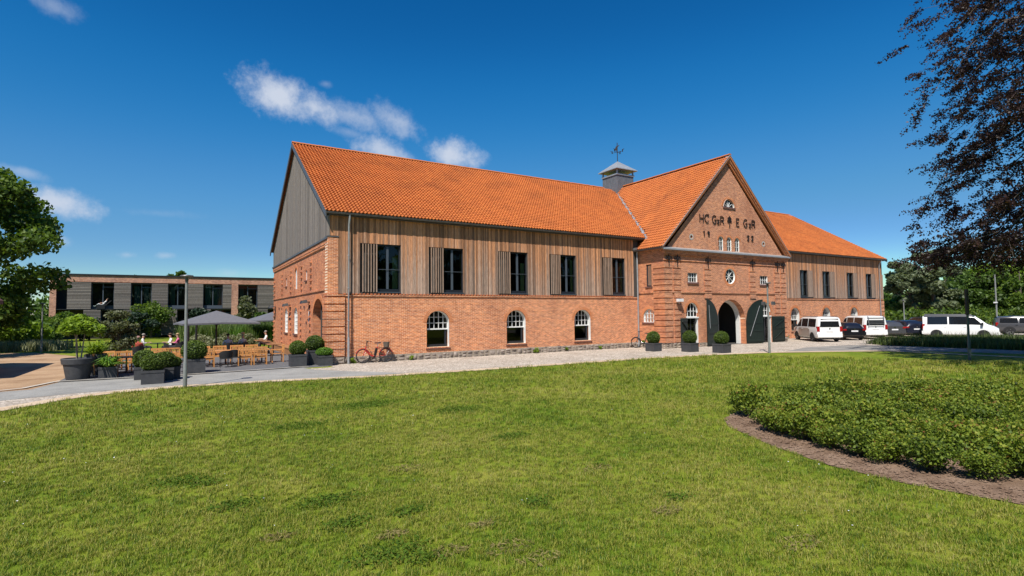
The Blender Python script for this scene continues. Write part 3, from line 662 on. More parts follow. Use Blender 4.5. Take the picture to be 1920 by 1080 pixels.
cladding(cb2,F,42.0,XE-.2,lambda u:3.63,lambda u:7.76,[(a,c,3.60,6.22) for a,b_,c in RU],'cladding_front')
for (a,b_,c) in RU:
    casement(barn,F,a,b_,3.75,6.22)
    so=MB().mbox(F,b_,c,3.72,6.22,-.012,.0).build('shutter','plaster_dark',barn)
    for j in range(6): u=b_+.01+(c-b_-.02)*j/6; MB().mbox(F,u,u+(c-b_)/6-.012,3.73,6.21,-.05,-.012).build('slat','slat_wood',so)
for z in [.4+.385*i for i in range(8)]: MB().box(XE-.75,XE+.1,D-.06,D+.7,z,z+.325).build('quoin_band','brick_front',barn)
MB().box(XE-.2,XE+.05,D-.05,D+.3,3.6,6.2).build('corner_board','slat_wood',barn)
# ------------------------------------------------------------------ gatehouse
GC=34.95
side_open=[(30.66,.62),(39.22,.62)]
fh=[arch(GC,0.0,1.76,1.64,1.62,20)]+[arch(c,0.0,2.42,hw,.72) for c,hw in side_open]+[rect(30.28,31.3,4.58,5.27),rect(38.55,39.57,4.58,5.27)]
fh.append([(GC+.57*math.cos(2*math.pi*i/24),5.12+.57*math.sin(2*math.pi*i/24)) for i in range(24)])
wall_mesh([(XC,0),(XCE,0),(XCE,6.56),(XC,6.56)],fh,GF,.2,[.55,.28,.28,.14,.14,.16]).build('gatehouse_wall','brick_gate',barn)
ph=[arch(c,7.02,7.80,.28,.28) for c in (34.0,34.95,35.9)]+[arch(35.03,10.34,10.36,.64,.56)]
ph+=[[(c+.13*math.cos(2*math.pi*i/12),z+.13*math.sin(2*math.pi*i/12)) for i in range(12)] for c,z in ((30.77,7.83),(39.15,7.80))]
wall_mesh([(XC+.25,6.56),(XCE-.25,6.56),(XCE-.25,6.9),(GC,13.62),(XC+.25,6.9)],ph,GF,.14,[.14]*4+[.25]*2).build('pediment_wall','brick_gate',barn)
for c,z in ((30.77,7.83),(39.15,7.80)):
    m=MB(); k=14
    for w in (-.012,):
        P=[GF(c+.22*math.cos(2*math.pi*i/k),z+.22*math.sin(2*math.pi*i/k),w) for i in range(k)]+[GF(c+.12*math.cos(2*math.pi*i/k),z+.12*math.sin(2*math.pi*i/k),w) for i in range(k)]
        m.add(P,[(i,(i+1)%k,k+(i+1)%k,k+i) for i in range(k)])
    m.build('vent_ring','plaster_light',barn); MB().mbox(GF,c-.15,c+.15,z-.15,z+.15,.22,.24).build('vent_back','plaster_dark',barn)
# west and east sides of the gatehouse
wall_mesh([(DC,0),(D,0),(D,7.0),(DC,7.0)],[rect(27.08,27.6,4.30,5.86),arch(27.38,1.78,2.12,.58,.6)],GS,.14).build('gatehouse_side_wall','brick_gate_side',barn)
MB().box(XCE-.3,XCE,DC+.01,D,0,7.0).build('gatehouse_side_wall','brick_gate_side',barn)
sw=MB(); 
for q in ((27.08,27.6,4.3,4.38),(27.08,27.6,5.78,5.86),(27.08,27.14,4.38,5.78),(27.54,27.6,4.38,5.78)): sw.mbox(GS,*q,.06,.12)
so=sw.build('window','dark_frame',barn)
MB().add([GS(27.14,4.38,.1),GS(27.54,4.38,.1),GS(27.54,5.78,.1),GS(27.14,5.78,.1)],[(0,1,2,3)]).build('pane','glass',so)
MB().mbox(GS,27.16,27.54,4.4,5.75,.16,.18).build('blind','plaster_light',so)
MB().mbox(GS,27.02,27.66,4.2,4.295,-.06,.05).build('sill','brick_dark',so)
mouth(barn,'w',GS,.58,27.38,1.78,2.12,.6,1.7,4,3,.08,lower=None,sill='slab'); voussoirs(barn,GS,27.38,2.12,.58,.6)
# small windows in the front
def grid_window(mp,u0,u1,v0,v1,cols,rows,w=.09):
    fr=MB()
    for q in ((u0,u1,v0,v0+.04),(u0,u1,v1-.04,v1),(u0,u0+.04,v0+.04,v1-.04),(u1-.04,u1,v0+.04,v1-.04)): fr.mbox(mp,*q,w,w+.05)
    fr.add([mp(u1-.002,v0,.02),mp(u1-.002,v1,.02),mp(u1-.002,v1,w),mp(u1-.002,v0,w)],[(0,1,2,3)])
    fo=fr.build('window','white_paint',barn); gbm=MB()
    for i in range(1,cols): u=u0+(u1-u0)*i/cols; gbm.mbox(mp,u-.018,u+.018,v0+.04,v1-.04,w+.005,w+.04)
    for i in range(1,rows): v=v0+(v1-v0)*i/rows; gbm.mbox(mp,u0+.04,u1-.04,v-.018,v+.018,w+.003,w+.038)
    gbm.build('glazing_bars','white_paint',fo)
    MB().add([mp(u0,v0,w+.045),mp(u1,v0,w+.045),mp(u1,v1,w+.045),mp(u0,v1,w+.045)],[(0,1,2,3)]).build('pane','glass',fo)
    MB().mbox(mp,u0-.06,u1+.06,v0-.13,v0-.002,-.07,w).build('sill','brick_dark',fo); return fo
grid_window(GF,30.28,31.3,4.58,5.27,4,2); grid_window(GF,38.55,39.57,4.58,5.27,4,2)
def spokes(cx,cz,r,n,t0,sp,w,z0=None,hub=.05):
    k=24; P=[]; fr=MB()
    for rr in (r-.002,r-.06): P+=[GF(cx+rr*math.cos(t0+sp*i/k),cz+rr*math.sin(t0+sp*i/k),w) for i in range(k+1)]
    fr.add(P,[(i,i+1,k+2+i,k+1+i) for i in range(k)])
    P=[]
    for ww in (w-.1,w+.03): P+=[GF(cx+(r-.004)*math.cos(t0+sp*i/k),cz+(r-.004)*math.sin(t0+sp*i/k),ww) for i in range(k+1)]
    fr.add(P,[(i,i+1,k+2+i,k+1+i) for i in range(k)])
    fo=fr.build('window','white_paint',barn); sb=MB()
    for i in range(n+ (0 if sp>6 else 1)):
        t=t0+sp*i/n; sb.bar(GF(cx,cz,w+.02),GF(cx+(r-.03)*math.cos(t),cz+(r-.03)*math.sin(t),w+.02),.03,.035,(0,1,0))
    sb.build('glazing_bars','white_paint',fo)
    MB().add([GF(cx+r*math.cos(t0+sp*i/k),cz+r*math.sin(t0+sp*i/k),w+.045) for i in range(k+1 if sp<6 else k)],[tuple(range(k+1 if sp<6 else k))]).build('pane','glass',fo)
    return fo
spokes(GC,5.12,.57,8,math.pi/8*0,2*math.pi,.1); voussoirs(barn,GF,GC,5.12,.57,.57,.2,.012,True)
lo=spokes(35.03,10.36,.62,6,0,math.pi,.06); MB().mbox(GF,34.33,35.75,10.22,10.335,-.06,.1).build('sill','brick_dark',lo); voussoirs(barn,GF,35.03,10.36,.64,.56,.2)
for c in (34.0,34.95,35.9):
    mouth(barn,'w',GF,.28,c,7.02,7.80,.28,7.0,2,3,.07,lower=None,sill=None); voussoirs(barn,GF,c,7.80,.28,.28,.13)
# side doorways: white transom light above, open green leaf
for ci,(c,hw) in enumerate(side_open):
    a=arch(c,2.12,2.42,hw-.005,.715); bi=arch(c,2.18,2.42,hw-.05,.67); n=len(a); fr=MB(); w=.14
    for i in range(n):
        j=(i+1)%n; fr.add([GF(*a[i],w),GF(*a[j],w),GF(*bi[j],w),GF(*bi[i],w)],[(0,1,2,3)])
    fr.mbox(GF,c-hw-.02,c+hw+.02,2.04,2.13,-.03,.22); fr.mbox(GF,c+hw-.07,c+hw-.005,0,2.04,.03,.24)
    P=[(c+hw*math.cos(math.pi*i/14)*.985,2.42+.715*math.sin(math.pi*i/14)) for i in range(8)]
    fr.add([GF(u,v,.04) for u,v in P]+[GF(u,v,w) for u,v in P],[(i,i+1,9+i,8+i) for i in range(7)])
    fo=fr.build('doorway','white_paint',barn); gbm=MB()
    for k in (1,2,3):
        u=c-hw+2*hw*k/4; gbm.mbox(GF,u-.018,u+.018,2.13,2.42+.7*math.sqrt(1-((u-c)/hw)**2),w+.005,w+.04)
    gbm.mbox(GF,c-hw+.03,c+hw-.03,2.52,2.56,w+.003,w+.04); gbm.build('glazing_bars','white_paint',fo)
    MB().add([GF(u,v,w+.045) for u,v in a],[tuple(range(n))]).build('pane','glass',fo)
    MB().add([GF(c-hw,0,.2),GF(c+hw,0,.2),GF(c+hw,2.05,.2),GF(c-hw,2.05,.2)],[(0,1,2,3)]).build('pane','glass',fo)
    MB().mbox(GF,c-.04,c+.04,0.05,2.04,.17,.23).build('mullion','dark_frame',fo)
    voussoirs(barn,GF,c,2.42,hw,.72)
def plank_leaf(name,hinge,ang,width,zfun,z0,thick=.06,brace=True,rod=False,flip=1):
    """ledged door leaf; local u from hinge, opened by ang about the hinge"""
    d=Vector((math.cos(ang),math.sin(ang),0)); nrm=Vector((d.y,-d.x,0))*flip; H=Vector((hinge[0],hinge[1],0))
    mp=lambda u,v,w:tuple(H+d*u+nrm*w+Vector((0,0,v)))
    n=max(5,int(width/.14)); root=MB()
    pts=[(0,z0),(width,z0)]+[(width*(1-i/10),zfun(width*(1-i/10))) for i in range(11)]
    root.poly(pts,mp,0,thick*.6); ro=root.build(name,'green_door',barn)
    for i in range(n):
        a,b_=width*i/n+.006,width*(i+1)/n-.006
        MB().hexa([mp(a,z0,thick*.6),mp(b_,z0,thick*.6),mp(b_,z0,thick),mp(a,z0,thick),mp(a,zfun(a)-.02,thick*.6),mp(b_,zfun(b_)-.02,thick*.6),mp(b_,zfun(b_)-.02,thick),mp(a,zfun(a)-.02,thick)]).build('plank','green_door',ro)
    zt=min(zfun(0),zfun(width)); zz=[z0+.18,(z0+zt)/2+.1,zt-.15] if zt>1.5 else [z0+.2,z0+1.1,z0+2.1]
    for z in zz: MB().mbox(mp,.03,width-.03,z-.07,z+.07,thick,thick+.035).build('ledge','green_door',ro)
    if brace:
        for k in range(2): MB().bar(mp(.1,zz[k]+.07,thick+.018),mp(width-.1,zz[k+1]-.07,thick+.018),.035,.12,tuple(nrm)).build('brace','green_door',ro)
    return ro,mp
zg=lambda u: 1.76+1.62*math.sqrt(max(0,1-((1.64-u)/1.64)**2))   # u from hinge, curve rises to meeting stile
lf1,mp1=plank_leaf('gate_leaf',(GC-1.66,DC-.04),math.pi+.22,1.64,zg,.06,brace=False,flip=-1)
MB().bar(mp1(1.50,2.95,.12),mp1(1.42,1.3,.14),.025,.03).build('latch_rod','zinc',lf1)
lf2,mp2=plank_leaf('gate_leaf',(GC+1.66,DC-.04),-.20,1.64,zg,.06,brace=False,flip=1)
MB().bar(mp2(.25,.6,.13),mp2(1.25,2.9,.13),.03,.03).build('latch_rod','zinc',lf2)
plank_leaf('door_leaf',(side_open[0][0]-.62,DC-.03),math.pi+.35,1.18,lambda u:2.06,.05,flip=-1)
plank_leaf('door_leaf',(side_open[1][0]+.66,DC-.04),-.06,1.5,lambda u:2.06,.05,flip=1)
# gate passage: white inner arch, dark hall with glazed doors
a=arch(GC,0,1.76,1.63,1.61,20); bi=arch(GC,0,1.76,1.46,1.44,20); n=len(a); lin=MB()
for i in range(1,n-1):
    lin.add([GF(*a[i],.42),GF(*a[i+1],.42),GF(*bi[i+1],.42),GF(*bi[i],.42)],[(0,1,2,3)]); lin.add([GF(*bi[i],.42),GF(*bi[i+1],.42),GF(*bi[i+1],.72),GF(*bi[i],.72)],[(0,1,2,3)])
lin.add([GF(*a[-1],.42),GF(*a[0],.42),GF(*bi[0],.42),GF(*bi[-1],.42)],[(0,1,2,3)]); lin.add([GF(*bi[-1],.42),GF(*bi[0],.42),GF(*bi[0],.72),GF(*bi[-1],.72)],[(0,1,2,3)])
lin.build('gate_lining','white_paint',barn)
hall=MB(); hall.box(GC-2.6,GC-2.5,DC+.3,DC+7,0,3.6); hall.box(GC+2.5,GC+2.6,DC+.3,DC+7,0,3.6); hall.box(GC-2.6,GC+2.6,DC+7,DC+7.1,0,3.6); hall.box(GC-2.6,GC+2.6,DC+.3,DC+7,3.6,3.7); hall.box(GC-2.5,GC+2.5,DC+.25,DC+7,-.02,.02)
hall.build('gate_hall','plaster_dark',barn)
MB().box(XC+.4,XC+.45,DC+.35,D+3,0,6.9).box(XCE-.5,XCE-.45,DC+.3,D+3,0,6.9).box(XC+.1,XCE-.5,D+2.9,D+3,0,7.6).box(XC+.1,XCE-.5,DC+.3,D+2.9,4.2,4.3).box(XC+.1,XCE-.5,DC+.3,D+2.9,6.5,6.6).build('gatehouse_inner_wall','plaster_dark',barn)
gd=MB(); 
for u in (GC-1.2,GC-.45,GC+.3): gd.box(u-.035,u+.035,DC+2.2,DC+2.27,0,2.7)
gd.box(GC-2.4,GC+.3,DC+2.2,DC+2.27,2.15,2.22); gd.box(GC-2.4,GC+.3,DC+2.2,DC+2.27,.02,.12); gdo=gd.build('glass_door','dark_frame',barn)
MB().add([(GC-2.4,DC+2.24,.1),(GC+.3,DC+2.24,.1),(GC+.3,DC+2.24,2.7),(GC-2.4,DC+2.24,2.7)],[(0,1,2,3)]).build('pane','glass',gdo)
MB().box(GC+.42,GC+.62,DC+1.6,DC+1.8,0,2.9).build('hall_post','zinc',barn)
MB().box(GC-1.5,GC-.5,DC+4,DC+4.4,.1,1.0).build('hall_counter','plaster_light',barn)
# plinth, pilaster bands, string courses, cornices
plinth(barn,GF,XC,30.02,.38,.38); plinth(barn,GS,DC,D,.38,.38); plinth(barn,GF,31.3,33.2,.3,.3); plinth(barn,GF,36.75,38.5,.3,.3); plinth(barn,GF,39.9,XCE,.36,.36)
def pil(u0,u1,levels,wrap=False):
    for z in levels:
        if wrap: MB().box(XC-.075,u1,DC-.075,DC+.95,z,z+.315).build('quoin_band','brick_gate',barn)
        else: MB().mbox(GF,u0,u1,z,z+.315,-.06,.02).build('quoin_band','brick_gate',barn)
low=[.40+.385*i for i in range(9)][:-0 or None]; low=[z for z in low if z<3.6]; upz=[4.0+.385*i for i in range(5)]
pil(0,28.62,low+upz,True); pil(28.82,29.52,low+upz); pil(32.0,32.72,upz+[3.46]); pil(37.22,37.94,upz+[3.46]); pil(40.42,41.08,low+upz); pil(41.28,XCE+.04,low+upz)
def gcourse(z,h,pr_,mat='brick_gate',u0=XC,u1=XCE): 
    return MB().box(u0-pr_,u1+pr_,DC-pr_,DC+.02,z,z+h).build('string_course',mat,barn)
gcourse(3.83,.085,.07); gcourse(6.06,.07,.05); gcourse(6.42,.10,.08); gcourse(6.53,.12,.16); gcourse(6.66,.10,.24)
MB().box(XC-.07,XC+.02,DC+.025,D-.02,3.83,3.915).build('string_course','brick_gate_side',barn)
MB().hexa([(XC-.30,DC-.32,6.765),(XCE+.30,DC-.32,6.765),(XCE+.3,DC+.02,6.765),(XC-.3,DC+.02,6.765),(XC-.30,DC-.32,6.86),(XCE+.30,DC-.32,6.86),(XCE+.3,DC+.02,7.0),(XC-.3,DC+.02,7.0)]).build('cornice','zinc',barn)
# raking cornice of the gable
CRZ=14.25; CSL=(CRZ-6.95)/(GC-27.55)
def rake(sgn,off,th,w0,w1,mat,name):
    x0=GC+sgn*(GC-27.55); z0=6.95; L=math.hypot(GC-27.55,CRZ-6.95); nx,nz=(CRZ-6.95)/L,(GC-27.55)/L
    def pt(t,o,w): 
        x=x0+(GC-x0)*t; z=z0+(CRZ-z0)*t
        if t==1: return (GC,DC+w,CRZ-o/nz*1.0)
        if t==0: return (x0-sgn*nx*o*0+sgn*(-o*0),DC+w,z0-o*.9)
        return (x,DC+w,z-o/nz)
    MB().hexa([pt(0,off+th,w0),pt(1,off+th,w0),pt(1,off+th,w1),pt(0,off+th,w1),pt(0,off,w0),pt(1,off,w0),pt(1,off,w1),pt(0,off,w1)]).build(name,mat,barn)
for s_ in (-1,1):
    rake(s_,-.03,.035,-.34,.0,'zinc','verge_flashing'); rake(s_,.03,.09,-.31,.0,'brick_arch','raking_cornice'); rake(s_,.12,.11,-.22,.0,'brick_gate','raking_cornice'); rake(s_,.23,.13,-.12,.0,'brick_arch','raking_cornice')
# iron letters, date and wall anchors
STR={'H':[[(0,0),(0,1)],[(.7,0),(.7,1)],[(0,.5),(.7,.5)]],'C':[[(.75,.82),(.6,.96),(.35,1),(.12,.85),(0,.5),(.12,.15),(.35,0),(.6,.04),(.75,.18)],[(.75,.82),(.78,1.05)]],
 'G':[[(.75,.82),(.6,.96),(.35,1),(.12,.85),(0,.5),(.12,.15),(.35,0),(.6,.04),(.75,.2),(.75,.45),(.45,.45)]],'z':[[(0,.5),(.42,.5),(0,0),(.42,0)]],
 'R':[[(0,0),(0,1),(.4,1),(.62,.88),(.62,.66),(.4,.52),(0,.52)],[(.3,.52),(.68,0)]],'E':[[(.6,1),(0,1),(0,0),(.6,0)],[(0,.5),(.5,.5)]],
 '1':[[(0,0),(0,1)],[(0,1),(-.22,.78)]],'9':[[(.5,.7),(.4,.95),(.2,1),(.03,.85),(.03,.65),(.2,.5),(.42,.58),(.5,.75),(.45,.35),(.25,0)]],'2':[[(0,.8),(.12,.97),(.35,1),(.55,.85),(.5,.6),(0,0),(.6,0)]],
 'sym':[[(.35,-.45),(.35,1.15)],[(.05,.25),(.05,.85),(.35,1.05),(.65,.85),(.65,.25)],[(-.12,.45),(.82,.45)],[(.05,.75),(.65,.75)]]}
def iron(ch,x,z,sc_,wd=.043,name='iron_letter'):
    m=MB()
    for pl in STR[ch]:
        for a,b_ in zip(pl,pl[1:]): m.bar(GF(x+a[0]*sc_,z+a[1]*sc_,-.045),GF(x+b_[0]*sc_,z+b_[1]*sc_,-.045),wd,.05,(0,1,0))
    for pl in STR[ch][:1]: m.mbox(GF,x+pl[0][0]*sc_-.02,x+pl[0][0]*sc_+.02,z+pl[0][1]*sc_-.02,z+pl[0][1]*sc_+.02,-.04,.02)
    return m.build(name,'iron',barn)
for ch,x,s_ in (('H',31.68,.56),('C',32.2,.58),('G',33.03,.58),('z',33.6,.56),('R',33.97,.56),('E',35.82,.56),('G',36.68,.58),('z',37.36,.56),('R',37.72,.56)): iron(ch,x,9.0,s_)
iron('sym',34.82,9.05,.55,.05,'iron_monogram')
for ch,x in (('1',32.12),('9',32.5),('2',37.1),('2',37.62)): iron(ch,x,7.98,.36,.052,'iron_digit')
def anchor(x,z):
    m=MB(); m.bar(GF(x,z-.42,-.085),GF(x,z+.42,-.085),.05,.05,(0,1,0)); m.bar(GF(x,z+.42,-.085),GF(x,z+.5,-.085),.02,.03,(0,1,0))
    for s_ in (-1,1):
        pl=[(0,.02),(.10,.24),(.22,.28),(.29,.16),(.25,.05)]
        for a,b_ in zip(pl,pl[1:]): m.bar(GF(x+s_*a[0],z+a[1],-.085),GF(x+s_*b_[0],z+b_[1],-.085),.05,.05,(0,1,0))
    m.mbox(GF,x-.16,x+.16,z+.06,z+.12,-.10,-.055); m.mbox(GF,x-.02,x+.02,z+.07,z+.11,-.09,.02)
    m.build('wall_anchor','iron',barn)
for x in (28.35,29.2,32.4,37.6,40.8,41.6): anchor(x,6.05)

# ------------------------------------------------------------------ roofs
def tile_field(name,org,ud,sd,ncol,nrow,keep,parent,tw=.2035,pitch=.30,mat='roof_tile',single=0):
    o=np.array(org,float); u=np.array(ud,float); s=np.array(sd,float); s/=np.linalg.norm(s); nn=np.cross(u,s); nn*=np.sign(nn[2])
    prof=[(0,.018),(.15,.062),(.32,.074),(.48,.046),(.64,.010),(.84,.0),(1.04,.016)]
    cc,rr=np.meshgrid(np.arange(ncol),np.arange(nrow)); cc=cc.ravel(); rr=rr.ravel()
    mid=o+np.outer((cc+.5)*tw,u)+np.outer((rr+.5)*pitch,s); k=keep(mid); cc=cc[k]; rr=rr[k]; mid=mid[k]
    if single:      # the nearest tiles are pieces of their own
        dist=np.linalg.norm(mid-np.array([0,0,CAM_H]),axis=1); near=np.argsort(dist)[:single]; far=np.ones(len(cc),bool); far[near]=False
        m_=len(prof); vv=[tuple(u*(t*tw)+s*ds+nn*(h+dn+lip)) for (ds,dn,lip) in ((0,.062,-.062),(0,.062,0),(pitch+.03,.0,0)) for (t,h) in prof]; ff=[(a*m_+j,a*m_+j+1,(a+1)*m_+j+1,(a+1)*m_+j) for a in range(2) for j in range(m_-1)]
        TM=[]
        for q in range(5):
            tme=np_mesh('roof_tile',np.array(vv),np.array(ff),np.full(len(ff),.3+.1*q)); tme.materials.append(MAT[mat]); tme.polygons.foreach_set('use_smooth',[True]*len(ff)); tme.set_sharp_from_angle(angle=R_(50)); TM.append(tme)
        for q in near: b_=o+u*(cc[q]*tw)+s*(rr[q]*pitch); obj('roof_tile',TM[random.randrange(5)],None,parent,loc=tuple(b_))
        cc=cc[far]; rr=rr[far]
    n=len(cc)
    jt=RNG.normal(0,.003,n); base=o+np.outer(cc*tw,u)+np.outer(rr*pitch,s)
    rows=[]
    for (ds,dn,lip) in ((0,.062,-.062),(0,.062,0),(pitch+.03,.0,0)):
        for (t,h) in prof: rows.append(base+u*(t*tw)+s*ds+np.outer(h+dn+lip+jt,nn))
    v=np.stack(rows,1).reshape(-1,3); m=len(prof); fs=[]
    for a in range(2):
        for j in range(m-1): fs.append((a*m+j,a*m+j+1,(a+1)*m+j+1,(a+1)*m+j))
    f=(np.array(fs)[None,:,:]+(np.arange(n)*3*m)[:,None,None]).reshape(-1,4)
    tint=np.repeat(np.clip(RNG.normal(.5,.13,n),0,1),len(fs))
    me=np_mesh(name,v,f,tint); ob=obj(name,me,mat,parent,kind='stuff',smooth=50); return ob
VX0=6.02; VX1=63.78
def valleyx(Y): return GC-(CRZ-(RZ-SL*(RY-Y)))/CSL
deck=MB(); deck.add([(VX0+.03,EY,EZ-.02),(valleyx(EY)+.15,EY,EZ-.02),(GC,RY,RZ-.02),(VX0+.03,RY,RZ-.02)],[(0,1,2,3)])
deck.add([(2*GC-valleyx(EY)-.15,EY,EZ-.02),(VX1-.03,EY,EZ-.02),(VX1-.03,RY,RZ-.02),(GC,RY,RZ-.02)],[(0,1,2,3)])
deck.add([(VX0+.03,2*RY-EY,EZ-.02),(VX1-.03,2*RY-EY,EZ-.02),(VX1-.03,RY,RZ-.021),(VX0+.03,RY,RZ-.021)],[(0,1,2,3)])
deck.add([(27.57,DC-.3,6.93),(27.57,D+.3,6.93),(GC,RY,CRZ-.025),(GC,DC-.3,CRZ-.025)],[(0,1,2,3)])
deck.add([(2*GC-27.57,DC-.3,6.93),(2*GC-27.57,D+.3,6.93),(GC,RY,CRZ-.026),(GC,DC-.3,CRZ-.026)],[(0,1,2,3)])
roof=deck.build('roof','roof_tile',barn)
SLN=math.hypot(RY-EY,RZ-EZ); nr=int(SLN/.30); sd=(0,RY-EY,RZ-EZ)
tile_field('roof_tiles',(VX0,EY-.05,EZ-.03),(1,0,0),sd,int((VX1-VX0)/.2035),nr,lambda p:(p[:,0]<np.array(valleyx(p[:,1]))-.06)|(p[:,0]>2*GC-np.array(valleyx(p[:,1]))+.06),roof,single=300)
L2=math.hypot(GC-27.55,CRZ-6.95)
for s_ in (-1,1):
    x0=GC+s_*(GC-27.55)
    tile_field('roof_tiles',(x0,DC-.31,6.92),(0,1,0),(-s_*(GC-27.55),0,CRZ-6.95),int((RY-DC)/.2035)+1,int(L2/.30),lambda p:(p[:,1]<28.05)|(p[:,2]>RZ-SL*(RY-p[:,1])+.10),roof)
# ridge tiles
rm=MB(); k=6
P=[]
for (y,r) in ((0,.145),(.36,.13)):
    for i in range(k+1): t=math.pi*i/k; P.append((y,r*math.cos(t),.02+r*.8*math.sin(t)))
rm.add(P,[(i,i+1,k+2+i,k+1+i) for i in range(k)]); rm.add(P[:k+1],[tuple(range(k+1))]); rme=rm.mesh('ridge_tile'); rme.materials.append(MAT['roof_tile'])
at=rme.attributes.new('tint','FLOAT','FACE'); at.data.foreach_set('value',[.7]*len(rme.polygons))
for i in range(int((VX1-VX0)/.34)):
    x=VX0+i*.34
    if abs(x+.17-GC)<1.3: continue
    obj('ridge_tile',rme,None,roof,loc=(x,RY,RZ+random.uniform(-.005,.008)))
for i in range(int((37.2-DC+.3)/.34)):
    obj('ridge_tile',rme,None,roof,loc=(GC,DC-.32+i*.34,CRZ+random.uniform(-.005,.008)),rotz=math.pi/2)
# valley flashings
for s_ in (-1,1):
    a=Vector((GC-s_*(GC-valleyx(27.9)),27.9,RZ-SL*(RY-27.9)+.09)); b_=Vector((GC,RY,RZ+.12)); d=(b_-a).normalized(); b_=a+(b_-a)*.94; wv=Vector((s_*.07,-.16,0))
    c1,c2=Vector((-s_*.12,.02,-.05)),Vector((s_*.10,-.10,.03))
    MB().hexa([a+c1-Vector((0,0,.03)),a+c2-Vector((0,0,.03)),b_+c2-Vector((0,0,.03)),b_+c1-Vector((0,0,.03)),a+c1,a+c2,b_+c2,b_+c1]).build('valley_flashing','zinc',roof)
# verge boards, eaves, gutters, downpipes
def verge(x0,x1,mat='zinc_dark'):
    for sg in (-1,1):
        ye=RY+sg*(RY-EY+.05)
        MB().hexa([(x0,ye,EZ-.30),(x1,ye,EZ-.30),(x1,RY,RZ-.28),(x0,RY,RZ-.28),(x0,ye,EZ+.02),(x1,ye,EZ+.02),(x1,RY,RZ+.03),(x0,RY,RZ+.03)]).build('verge_board',mat,roof)
verge(VX0-.02,VX0+.04); verge(VX1-.04,VX1+.02)
MB().hexa([(VX0+.04,EY+.02,EZ-.28),(XG-.06,EY+.02,EZ-.28),(XG-.06,RY,RZ-.26),(VX0+.04,RY,RZ-.26),(VX0+.04,EY+.02,EZ-.22),(XG-.06,EY+.02,EZ-.22),(XG-.06,RY,RZ-.20),(VX0+.04,RY,RZ-.20)]).build('verge_soffit','cladding_gable',roof)
def gutter(p,q,out_,name='gutter'):
    p,q,o=Vector(p),Vector(q),Vector(out_); k=6; m=MB(); P=[]
    for e in (p,q):
        for rr in (.075,.066):
            for i in range(k+1): t=math.pi*i/k; P.append(e+o*(rr*math.cos(t))+Vector((0,0,-rr*math.sin(t))))
    n=k+1
    for i in range(k): m.add([P[i],P[i+1],P[2*n+i+1],P[2*n+i]],[(0,1,2,3)]); m.add([P[n+i],P[n+i+1],P[3*n+i+1],P[3*n+i]],[(0,1,2,3)])
    m.tube([p+o*.075,q+o*.075],.012,6); m.add(P[:n],[tuple(range(n))]); m.add(P[2*n:3*n],[tuple(range(n))])
    return m.build(name,'zinc_dark',roof)
gutter((VX0+.02,EY-.02,EZ-.045),(28.3,EY-.02,EZ-.045),(0,-1,0)); gutter((2*GC-28.2,EY-.02,EZ-.045),(VX1,EY-.02,EZ-.045),(0,-1,0)); gutter((27.5,DC-.32,6.9),(27.5,D-.05,6.9),(-1,0,0)); gutter((2*GC-27.5,DC-.32,6.9),(2*GC-27.5,D-.05,6.9),(1,0,0))
MB().box(VX0+.05,28.2,EY+.06,D+.05,EZ-.16,EZ-.10).build('soffit','plaster_dark',roof); MB().box(42.0,VX1-.05,EY+.06,D+.05,EZ-.16,EZ-.10).build('soffit','plaster_dark',roof)
def downpipe(x,y,ztop,gy,zfoot=0,gx=None):
    gx=x if gx is None else gx
    m=MB().tube([(gx,gy,ztop),(gx,gy,ztop-.12),(x,y,ztop-.5),(x,y,1.35)],.052,10); po=m.build('downpipe','zinc',barn,smooth=50)
    MB().tube([(x,y,1.38),(x,y,zfoot+.02)],.062,10).build('pipe_foot','zinc',po,smooth=50)
    for z in (2.2,3.9,5.6): MB().tube([(x,y,z),(x,y,z+.05)],.066,10).build('pipe_bracket','zinc',po)
downpipe(7.24,D-.2,EZ-.1,EY-.02); downpipe(27.72,D-.16,EZ-1.0,D-.16,gx=27.72); downpipe(XE-.85,D-.14,EZ-.1,EY-.02)
MB().hexa([(27.45,D-.35,6.95),(27.95,D-.35,6.95),(27.95,D-.02,6.95),(27.45,D-.02,6.95),(27.4,D-.4,7.1),(28.0,D-.4,7.1),(28.0,D-.02,7.1),(27.4,D-.02,7.1)]).build('rain_hopper','zinc',barn)
# cupola with weather vane
cx,cy=GC+.22,RY-.25
cb=MB().box(cx-1.02,cx+1.02,cy-1.02,cy+1.02,13.0,15.32).build('cupola','lead_cladding',barn)
for sx in (-1,1):
    for k in range(6):
        t=-1.02+2.04*(k+.5)/6; MB().box(cx+t-.015,cx+t+.015,cy+sx*1.02-.02,cy+sx*1.02+.02,13.0,15.28).build('seam','lead_cladding',cb); MB().box(cx+sx*1.02-.02,cx+sx*1.02+.02,cy+t-.015,cy+t+.015,13.0,15.28).build('seam','lead_cladding',cb)
MB().box(cx-1.1,cx+1.1,cy-1.1,cy+1.1,15.32,15.46).build('cupola_rim','zinc',cb)
for sx in (-1,1):
    for sy in (-1,1): MB().box(cx+sx*.98-.06,cx+sx*.98+.06,cy+sy*.98-.06,cy+sy*.98+.06,15.46,15.86).build('cupola_post','zinc',cb)
e=1.32; MB().add([(cx-e,cy-e,15.84),(cx+e,cy-e,15.84),(cx+e,cy+e,15.84),(cx-e,cy+e,15.84),(cx-e,cy-e,15.90),(cx+e,cy-e,15.90),(cx+e,cy+e,15.90),(cx-e,cy+e,15.90),(cx,cy,16.95)],[(0,3,2,1),(0,1,5,4),(1,2,6,5),(2,3,7,6),(3,0,4,7),(4,5,8),(5,6,8),(6,7,8),(7,4,8)]).build('cupola_roof','zinc',cb)
vn=MB().tube([(cx,cy,16.85),(cx,cy,18.75)],.035,6)
